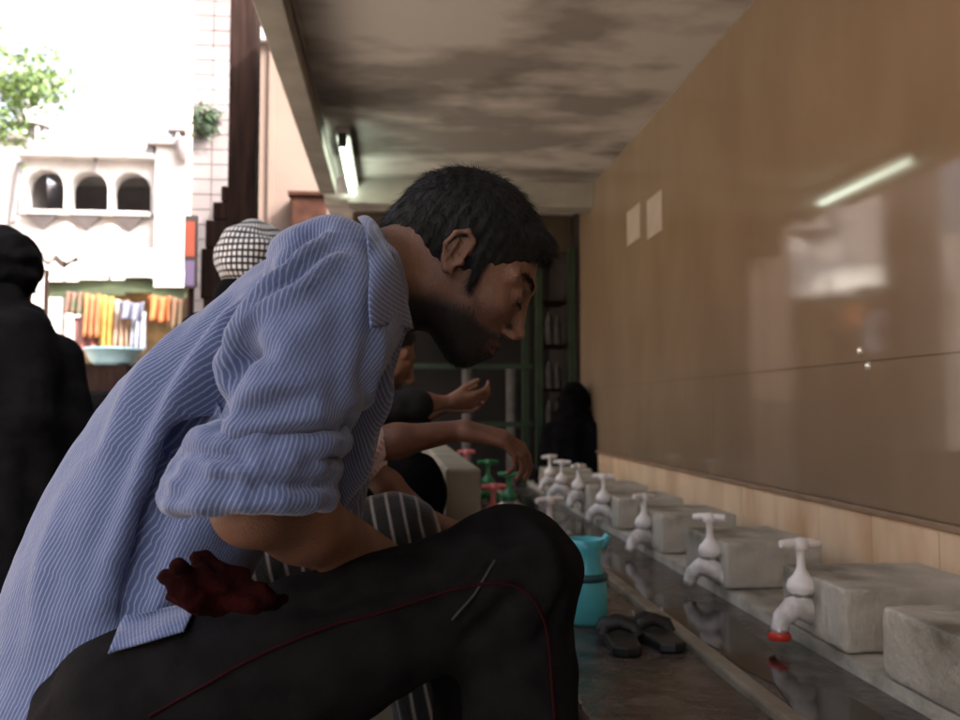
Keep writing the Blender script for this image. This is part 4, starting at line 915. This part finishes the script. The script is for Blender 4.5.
m = MB(); m.box((xf(195),4.385,-.14),(xf(199),4.41,zf(240))); part(m,'stake',M_wood,t)

# white tiled column
t = empty('column', (at(209,300,6)[0],6,-.15), 'square column faced with pinkish white tiles behind the wooden post', 'column')
x0 = at(191,200,6)[0]; x1 = at(232,200,6)[0]
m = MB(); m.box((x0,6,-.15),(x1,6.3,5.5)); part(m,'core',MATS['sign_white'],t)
k = 0; z = -.15
while z < 5.4:
    for q in range(2):
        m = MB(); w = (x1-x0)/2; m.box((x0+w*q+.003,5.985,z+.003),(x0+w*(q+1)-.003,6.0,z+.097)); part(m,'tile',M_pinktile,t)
    z += .10
t = empty('potted_plant', at(206,132,5.9), 'bushy green plant hung on the tiled column', 'plant')
m = MB(); c0 = at(206,120,5.93)
for k in range(320):
    p = c0+rng.normal(0,1,3)*V(.045,.025,.05); d = unit(rng.normal(0,1,3)); e = unit(np.cross(d,rng.normal(0,1,3)))*.009; d = d*.03; m.add([p-d,p+e,p+d,p-e],[(0,1,2,3)])
part(m,'foliage',mat('leaf_green',(.012,.03,.014),(.03,.055,.02),rough=.6,scale=30),t)
m = MB(); p = at(206,134,5.92); m.lathe([(0,0),(.03,0),(.042,.05),(.044,.052)], p); part(m,'pot',mat('clay_pot',(.03,.05,.03),rough=.8),t)

# pink building
t = empty('building', (-.9,9,-.15), 'pale pink plastered building behind the wooden post, with a small brown box on its wall', 'building')
x0 = at(232,200,9)[0]; x1 = .6
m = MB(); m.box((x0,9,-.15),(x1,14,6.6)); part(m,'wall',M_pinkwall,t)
m = MB(); m.box((x0-.12,8.9,4.4),(x1,8.999,4.52)); part(m,'string_course',M_white,t)
m = MB(); m.box((x0+.35,8.96,.0),(x0+.40,8.999,6.5)); part(m,'drainpipe',M_pinkwall,t)
t = empty('metal_box', at(308,215,8.7), 'rusty brown metal box fixed on the pink wall', 'box')
a_ = at(291,218,8.7); b_ = at(325,196,8.7); m = MB(); m.box((a_[0],8.7,a_[2]-.1),(b_[0],8.998,b_[2])); part(m,'casing',mat('rust_brown',(.016,.007,.005),(.03,.013,.009),rough=.9,scale=10,spec=.05),t,bevel=.01)
m = MB(); m.box((a_[0]-.03,8.66,b_[2]),(b_[0]+.03,9.0-.002,b_[2]+.035)); part(m,'hood',MATS['rust_brown'],t)
t = empty('building', (-4,17,-.15), 'peach coloured building with a sloping parapet far behind the tiled column', 'building')
q = [at(163,60,17),at(232,60,17),at(232,240,17),at(190,240,17),at(186,118,17)]
m = MB(); m.prism([(p[0],p[2]) for p in q][::-1],17,19); part(m,'wall',mat('peach_plaster',(.62,.42,.30),(.68,.48,.36),rough=.9,scale=1),t)

# mosque ----------------------------------------------------------------
YM = 25.0
def mx(px): return at(px,200,YM)[0]
def mz(py): return at(90,py,YM)[2]
t = empty('mosque', (mx(90),YM,-.15), 'white mosque front with a row of three arched openings, cornice and small corner turrets', 'mosque')
def arch_pts(px0,px1,pybase,pytop,n=14):
    x0,x1 = mx(px0),mx(px1); zb,zt = mz(pybase),mz(pytop); r = (x1-x0)/2; zs = zt-r*1.05; P_ = [(x0,zb),(x0-.0,zs)]
    for k in range(1,n): 
        a = PI-PI*k/n; P_.append(((x0+x1)/2+r*math.cos(a), zs+(zt-zs)*math.sin(a)**.9))
    P_ += [(x1,zs),(x1,zb)]; return P_
arches = [(24,64,214,170),(68,108,214,171),(111,151,214,171)]
# wall pierced by the arches: spandrel strips between arch tops and cornice
xl, xr = mx(20), mx(158); ztop = mz(158); zb = mz(213)
m = MB(); edges = [xl]
for a in arches: edges += [mx(a[0]), mx(a[1])]
edges.append(xr)
for k in range(0,8,2): m.box((edges[k],YM,zb),(edges[k+1],YM+.5,ztop))
for a in arches:
    P_ = arch_pts(*a)[1:-1]
    for i in range(len(P_)-1):
        (xa,za),(xb,zb2) = P_[i],P_[i+1]
        m.add([(xa,YM,za),(xb,YM,zb2),(xb,YM,ztop),(xa,YM,ztop),(xa,YM+.5,za),(xb,YM+.5,zb2),(xb,YM+.5,ztop),(xa,YM+.5,ztop)], [(0,1,2,3),(7,6,5,4),(0,4,5,1),(2,6,7,3)])
part(m,'arcade_wall',M_white,t)
m = MB(); m.box((mx(0)-5,YM+.02,-.15),(xr,YM+.6,zb-.12)); part(m,'lower_wall',M_white,t)
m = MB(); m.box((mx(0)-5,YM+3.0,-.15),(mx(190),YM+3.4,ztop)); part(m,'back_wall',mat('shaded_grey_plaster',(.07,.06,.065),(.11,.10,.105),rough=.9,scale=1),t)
m = MB(); m.box((xl-.1,YM+.5,ztop-.05),(mx(190),YM+3.5,ztop+.1)); part(m,'gallery_roof',M_white,t)
m = MB(); m.box((mx(25),YM-.35,mz(217)),(mx(152),YM+.5,mz(213))); part(m,'balcony_slab',M_white,t)
m = MB(); m.box((mx(19),YM-.45,mz(160)),(mx(156),YM+.2,mz(157))); part(m,'cornice',M_white,t)
m = MB(); m.box((mx(30),YM-.12,mz(156.5)),(mx(150),YM+.3,mz(145))); part(m,'parapet',M_white,t)
for c in (45,88,131):
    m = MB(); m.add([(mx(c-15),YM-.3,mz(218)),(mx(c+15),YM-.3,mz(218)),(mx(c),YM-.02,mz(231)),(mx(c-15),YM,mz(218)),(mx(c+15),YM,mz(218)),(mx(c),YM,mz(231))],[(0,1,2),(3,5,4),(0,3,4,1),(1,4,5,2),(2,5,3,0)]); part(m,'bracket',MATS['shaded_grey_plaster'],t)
for c,w in ((30,3),(152,3.2)):
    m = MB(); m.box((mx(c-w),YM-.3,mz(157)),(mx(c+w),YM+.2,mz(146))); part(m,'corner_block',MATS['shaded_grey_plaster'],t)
m = MB(); m.tube([(mx(97),YM-.2,mz(172)),(mx(97),YM-.2,mz(150))],.05,8); part(m,'downpipe',MATS['shaded_grey_plaster'],t)
# left wing
m = MB(); m.box((mx(-60),YM+.2,-.15),(mx(18),YM+2,mz(141))); part(m,'left_wing',M_white,t)
m = MB(); m.box((mx(-60),YM,mz(141)),(mx(24),YM+2.2,mz(137))); part(m,'left_cornice',M_pinktile,t)
m = MB(); m.tube([(mx(12),YM-.0,mz(225)),(mx(20),YM-.0,mz(165))],.10,6); part(m,'slanting_pipe',MATS['shaded_grey_plaster'],t)
# right wing
m = MB(); m.box((xr,YM-.3,-.15),(mx(191),YM+3,mz(146))); part(m,'right_wing',M_white,t)
m = MB(); m.box((mx(150),YM-.5,mz(147)),(mx(193),YM+3,mz(143))); part(m,'right_cornice',M_pinktile,t)
m = MB(); m.lathe([(.0,-.45),(.2,-.3),(.24,0),(.2,.22),(0,.3)],(mx(188),YM-.5,mz(150)),(0,0,1)); part(m,'corner_finial',M_pinktile,t)
m = MB(); m.tube([(mx(182),YM-1,mz(250)),(mx(182),YM-1,mz(182))],.05,8); part(m,'pole',MATS['shaded_grey_plaster'],t)
# turrets
def turret(cx,wid,pyb,pyt):
    r = (mx(cx+wid)-mx(cx-wid))/2; X = mx(cx); z0 = mz(pyb); zt = mz(pyt); hh = zt-z0; c = (X,YM+1.2,0)
    m = MB()
    for k in range(6):
        a = 2*PI*k/6+.26; m.tube([(X+r*.8*math.cos(a),YM+1.2+r*.8*math.sin(a),z0),(X+r*.8*math.cos(a),YM+1.2+r*.8*math.sin(a),z0+hh*.42)],r*.14,8)
    o = part(m,'turret_pillars',M_white,t)
    m = MB(); m.lathe([(r*1.2,z0+hh*.42),(r*1.25,z0+hh*.46),(r*.95,z0+hh*.50),(r*1.0,z0+hh*.60),(r*.86,z0+hh*.74),(r*.5,z0+hh*.86),(r*.12,z0+hh*.93),(r*.1,z0+hh*.96),(r*.16,z0+hh*.98),(0,zt)], c, n=20); part(m,'turret_dome',M_white,t)
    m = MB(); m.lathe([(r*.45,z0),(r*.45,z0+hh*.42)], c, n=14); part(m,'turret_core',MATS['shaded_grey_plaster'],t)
turret(12,15,140,80); turret(171,13,143,84)
m = MB(); R_ = (mx(150)-mx(35))/2*.8; m.lathe([(R_*1.0,mz(145)),(R_*1.0,mz(138)),(R_*1.07,mz(128)),(R_*1.04,mz(112)),(R_*.86,mz(90)),(R_*.5,mz(70)),(R_*.15,mz(58)),(.1,mz(48)),(0,mz(38))],(mx(92),YM+14,0),n=40); part(m,'main_dome',M_white,t)

# white canopy umbrellas under the arches
for i,(px,w,py0,py1,lab) in enumerate([(65,24,258,222,'left of two white scalloped canopies below the arches'),(110,25,258,224,'right of two white scalloped canopies below the arches')]):
    Y = 16; c = at(px,py0,Y); r = at(px+w,py0,Y)[0]-c[0]; zt = at(px,py1,Y)[2]; r_ = empty('canopy', (c[0],Y,-.15), lab, 'canopy', 'white canopies below the arches')
    m = MB(); n = 32; vs = []; fs = []
    prof = [(0,1),(.25,.93),(.55,.72),(.8,.4),(1,.0)]
    for rr,hh in prof:
        for k in range(n): a = 2*PI*k/n; sc = 1-.07*abs(math.sin(a*4))*rr; vs.append((r*rr*sc*math.cos(a)+.001*math.cos(a), r*rr*sc*math.sin(a), c[2]+(zt-c[2])*hh-.12*abs(math.sin(a*4))*(rr>.9)))
    for q in range(4):
        for k in range(n): fs.append((q*n+k,q*n+(k+1)%n,(q+1)*n+(k+1)%n,(q+1)*n+k))
    m.add([(x+c[0],y+Y,z) for x,y,z in vs],fs,True); part(m,'cover',M_white,r_); m = MB(); m.tube([(c[0],Y,-.15),(c[0],Y,zt)],.03,8); part(m,'pole',M_grey,r_)

# market stall with awning
YS = 9.0; s_ = lambda px,py,Y=YS: at(px,py,Y)
t = empty('market_stall', (s_(120,300)[0],YS,-.15), 'market stall under a white peaked awning, hung with orange and yellow cloth', 'stall')
M_awn = mat('white_awning', (.74,.72,.66), (.80,.78,.74), rough=.9, scale=3)
m = MB(); pts = [(45,279),(75,277),(122,271),(150,275),(191,285)]; top = [(45,258),(75,257),(122,255),(150,258),(191,262)]
for i in range(4):
    a,b,c,d = s_(*pts[i]),s_(*pts[i+1]),s_(*top[i+1])+V(0,1.6,.35),s_(*top[i])+V(0,1.6,.35); m.add([a,b,c,d],[(0,1,2,3)])
aw = part(m,'awning',M_awn,t); sm = aw.modifiers.new('s','SOLIDIFY'); sm.thickness=.02
m = MB()
for i in range(4):
    a,b = s_(*pts[i]),s_(*pts[i+1]); m.box((a[0],YS+.1,min(a[2],b[2])-.16),(b[0],YS+.14,min(a[2],b[2])-.01))
part(m,'valance',mat('dark_green_canvas',(.02,.03,.015),(.04,.05,.02),rough=.9,scale=6),t)
m = MB(); a=s_(45,285); b=s_(192,400); m.box((a[0],YS+1.0,-.15),(b[0],YS+1.1,a[2]+.1)); part(m,'back_cloth',mat('olive_backdrop',(.12,.09,.05),(.32,.20,.09),rough=.9,scale=5,c3=(.05,.09,.04),c3scale=3),t)
m = MB(); a=s_(45,352); m.box((a[0],YS+.3,-.15),(b[0],YS+.9,s_(60,362)[2])); part(m,'counter',M_wood,t)
for px in (47,190):
    m = MB(); p = s_(px,270); m.tube([(p[0],YS,-.15),(p[0],YS,p[2])],.025,8); part(m,'pole',M_wood,t)
def hang(px0,px1,py0,py1,c1,c2,lab,Y=YS+.05,nm='hanging_cloth'):
    a = s_(px0,py0,Y); b = s_(px1,py1,Y); W_ = b[0]-a[0]; H_ = a[2]-b[2]; vs=[]; fs=[]; nx,nz = 14,8; ph = rng.random()*6
    for j in range(nz):
        for i in range(nx):
            u=i/(nx-1); w=j/(nz-1); vs.append((W_*(u-.5)*(1-.10*math.sin(w*PI)), .03*math.sin(u*16+ph+w)*(.3+w), -H_*w+.01*math.sin(u*7)))
    for j in range(nz-1):
        for i in range(nx-1): fs.append((j*nx+i,j*nx+i+1,(j+1)*nx+i+1,(j+1)*nx+i))
    m = MB(); m.add(vs,fs,True); o = m.build(nm, mat('cloth_'+str(len(MATS)),tuple(x*.22 for x in c1),tuple(x*.22 for x in c2),rough=.85,scale=9), loc=((a[0]+b[0])/2,Y,a[2])); q = o.modifiers.new('s','SOLIDIFY'); q.thickness=.008; tag(o,lab,'cloth','cloths hanging in the market stall')
hang(84,99,294,338,(.75,.20,.06),(.85,.35,.12),'orange red cloth hanging at the left of the stall')
hang(66,82,292,314,(.05,.16,.06),(.5,.2,.15),'green and red patterned cloth hanging at the far left of the stall')
hang(74,100,318,352,(.70,.22,.18),(.8,.42,.4),'pinkish red cloth hanging low at the left of the stall',Y=YS+.12)
hang(100,113,296,352,(.85,.38,.04),(.9,.62,.12),'yellow orange cloth hanging full length in the stall')
hang(113,128,300,350,(.80,.45,.28),(.85,.62,.50),'peach cloth hanging in the middle of the stall')
hang(118,144,302,320,(.28,.28,.42),(.40,.42,.6),'short blue grey cloth across the middle of the stall',Y=YS-.05)
hang(131,145,312,350,(.55,.58,.75),(.68,.72,.85),'pale blue cloth hanging right of the peach one')
hang(147,170,296,322,(.80,.16,.03),(.9,.30,.06),'bright orange cloth hanging at the right of the stall')
hang(170,188,298,330,(.16,.12,.05),(.3,.12,.05),'dark brown cloth at the right end of the stall')
o = empty('basin', s_(113,366,6.0), 'light blue plastic basin on a stand by the stall', 'basin'); m = MB(); m.lathe([(0,0),(.10,0),(.14,.03),(.17,.10),(.18,.10),(.18,.115),(.165,.115),(.13,.04),(0,.012)],n=24); m.build('vessel', mat('light_blue_plastic',(.25,.45,.55),(.35,.55,.62),rough=.4,scale=6), o)
zs = s_(113,366,6.0)[2]; m = MB(); m.box((-.11,-.11,-(zs+.149)),(.11,.11,-.002)); tag(m.build('stand', M_wood, loc=s_(113,366,6.0)), 'dark wooden stand under the light blue basin', 'stand')
# dark parked handcart between the robe and the striped back
o = empty('handcart', s_(85,500,4.2)*V(1,1,0)+V(0,0,-.15), 'dark handcart covered with black cloth between the robed woman and the striped back', 'handcart')
c = s_(85,400,4.2); ztop = s_(85,392,4.2)[2]+.15
m = MB(); m.box((-.35,-.3,.35),(.75,.5,ztop)); v__ = m.build('covered_load', M_black, o, bevel=.06)
for x in (-.2,.6):
    for y in (-.33,.53):
        m = MB(); m.lathe([(.25,-.02),(.27,-.02),(.27,.02),(.25,.02)],(x,y,.272),(0,1,0),28)
        for k in range(6): a = PI*k/6; m.tube([(x+.25*math.cos(a),y,.272+.25*math.sin(a)),(x-.25*math.cos(a),y,.272-.25*math.sin(a))],.009,6)
        m.build('wheel', M_wood, o)

# tree over the left wing
t = empty('tree', (-8.5,15,-.15), 'green leafy tree whose branches hang into the top left corner', 'tree')
m = MB(); m.tube([(-8.5,15,-.15),(-8.4,15,2),(-8.2,14.9,4.2),(-8.1,14.8,6.2),(-7.7,14.6,7.6)],[.24,.2,.17,.12,.06],10)
lim = []
for k in range(16):
    a0 = V(-8.2,14.9,4.2)+V(.55,-.1,1.9)*rng.random(); e = V(-8.3,14.6,7.6)+rng.normal(0,1,3)*V(.7,.9,.5) if k%2 else V(-8.8,14.6,6.4)+rng.normal(0,1,3)*V(.6,.9,.6)
    mid = (a0+e)/2+V(0,0,.3); m.tube([a0,mid,e],[.06,.035,.012],6); lim.append((mid,e))
part(m,'trunk',mat('bark',(.06,.045,.035),(.10,.08,.06),rough=.9,scale=8,bump=.4),t)
m = MB()
sprays = [e for _,e in lim]+[mid for mid,_ in lim]+[at(px,py,15)+V(0,rng.normal()*.3,0) for px,py in [(5,96),(18,97),(30,94),(40,92),(55,90),(4,120),(2,130),(22,70),(45,72),(10,60),(2,80)]]
for c in sprays:
    n_ = 130 if c[2] > 4.9 else 60
    for k in range(n_):
        p = c+rng.normal(0,1,3)*V(.26,.26,.15); d = unit(rng.normal(0,1,3)+V(0,0,-.5)); e = unit(np.cross(d,rng.normal(0,1,3)))*.030; d = d*.075; m.add([p-d,p+e,p+d,p-e],[(0,1,2,3)])
part(m,'crown',mat('tree_leaf',(.045,.085,.02),(.09,.14,.03),rough=.6,scale=12),t)

# ================================================================== LIGHT
w = bpy.data.worlds.new('World'); scene.world = w; w.use_nodes = True; nt = w.node_tree
sky = nt.nodes.new('ShaderNodeTexSky'); sky.sky_type = 'NISHITA'; sky.sun_disc = False
to_sun = unit(V(.62,-.52,.60)); el = math.asin(to_sun[2]); az = math.atan2(to_sun[0], to_sun[1])
sky.sun_elevation = el; sky.sun_rotation = az; sky.dust_density = 10; sky.air_density = 0.6; sky.ozone_density = 0
hs = nt.nodes.new('ShaderNodeHueSaturation'); hs.inputs['Saturation'].default_value = .45; nt.links.new(sky.outputs[0], hs.inputs['Color']); nt.links.new(hs.outputs[0], nt.nodes['Background'].inputs[0]); nt.nodes['Background'].inputs[1].default_value = 0.15
sl = bpy.data.lights.new('sun','SUN'); sl.energy = 2.0; sl.angle = math.radians(.5); sl.color = (1,.93,.85); so = bpy.data.objects.new('sun', sl); COL.objects.link(so)
so.rotation_euler = Vector(to_sun).to_track_quat('Z','Y').to_euler()
vs_ = scene.view_settings; vs_.view_transform = 'Standard'; vs_.look = 'None'; vs_.gamma = 1; vs_.exposure = 3.0; vs_.use_curve_mapping = False
scene.cycles.max_bounces = 8; scene.cycles.diffuse_bounces = 4; scene.cycles.use_denoising = True
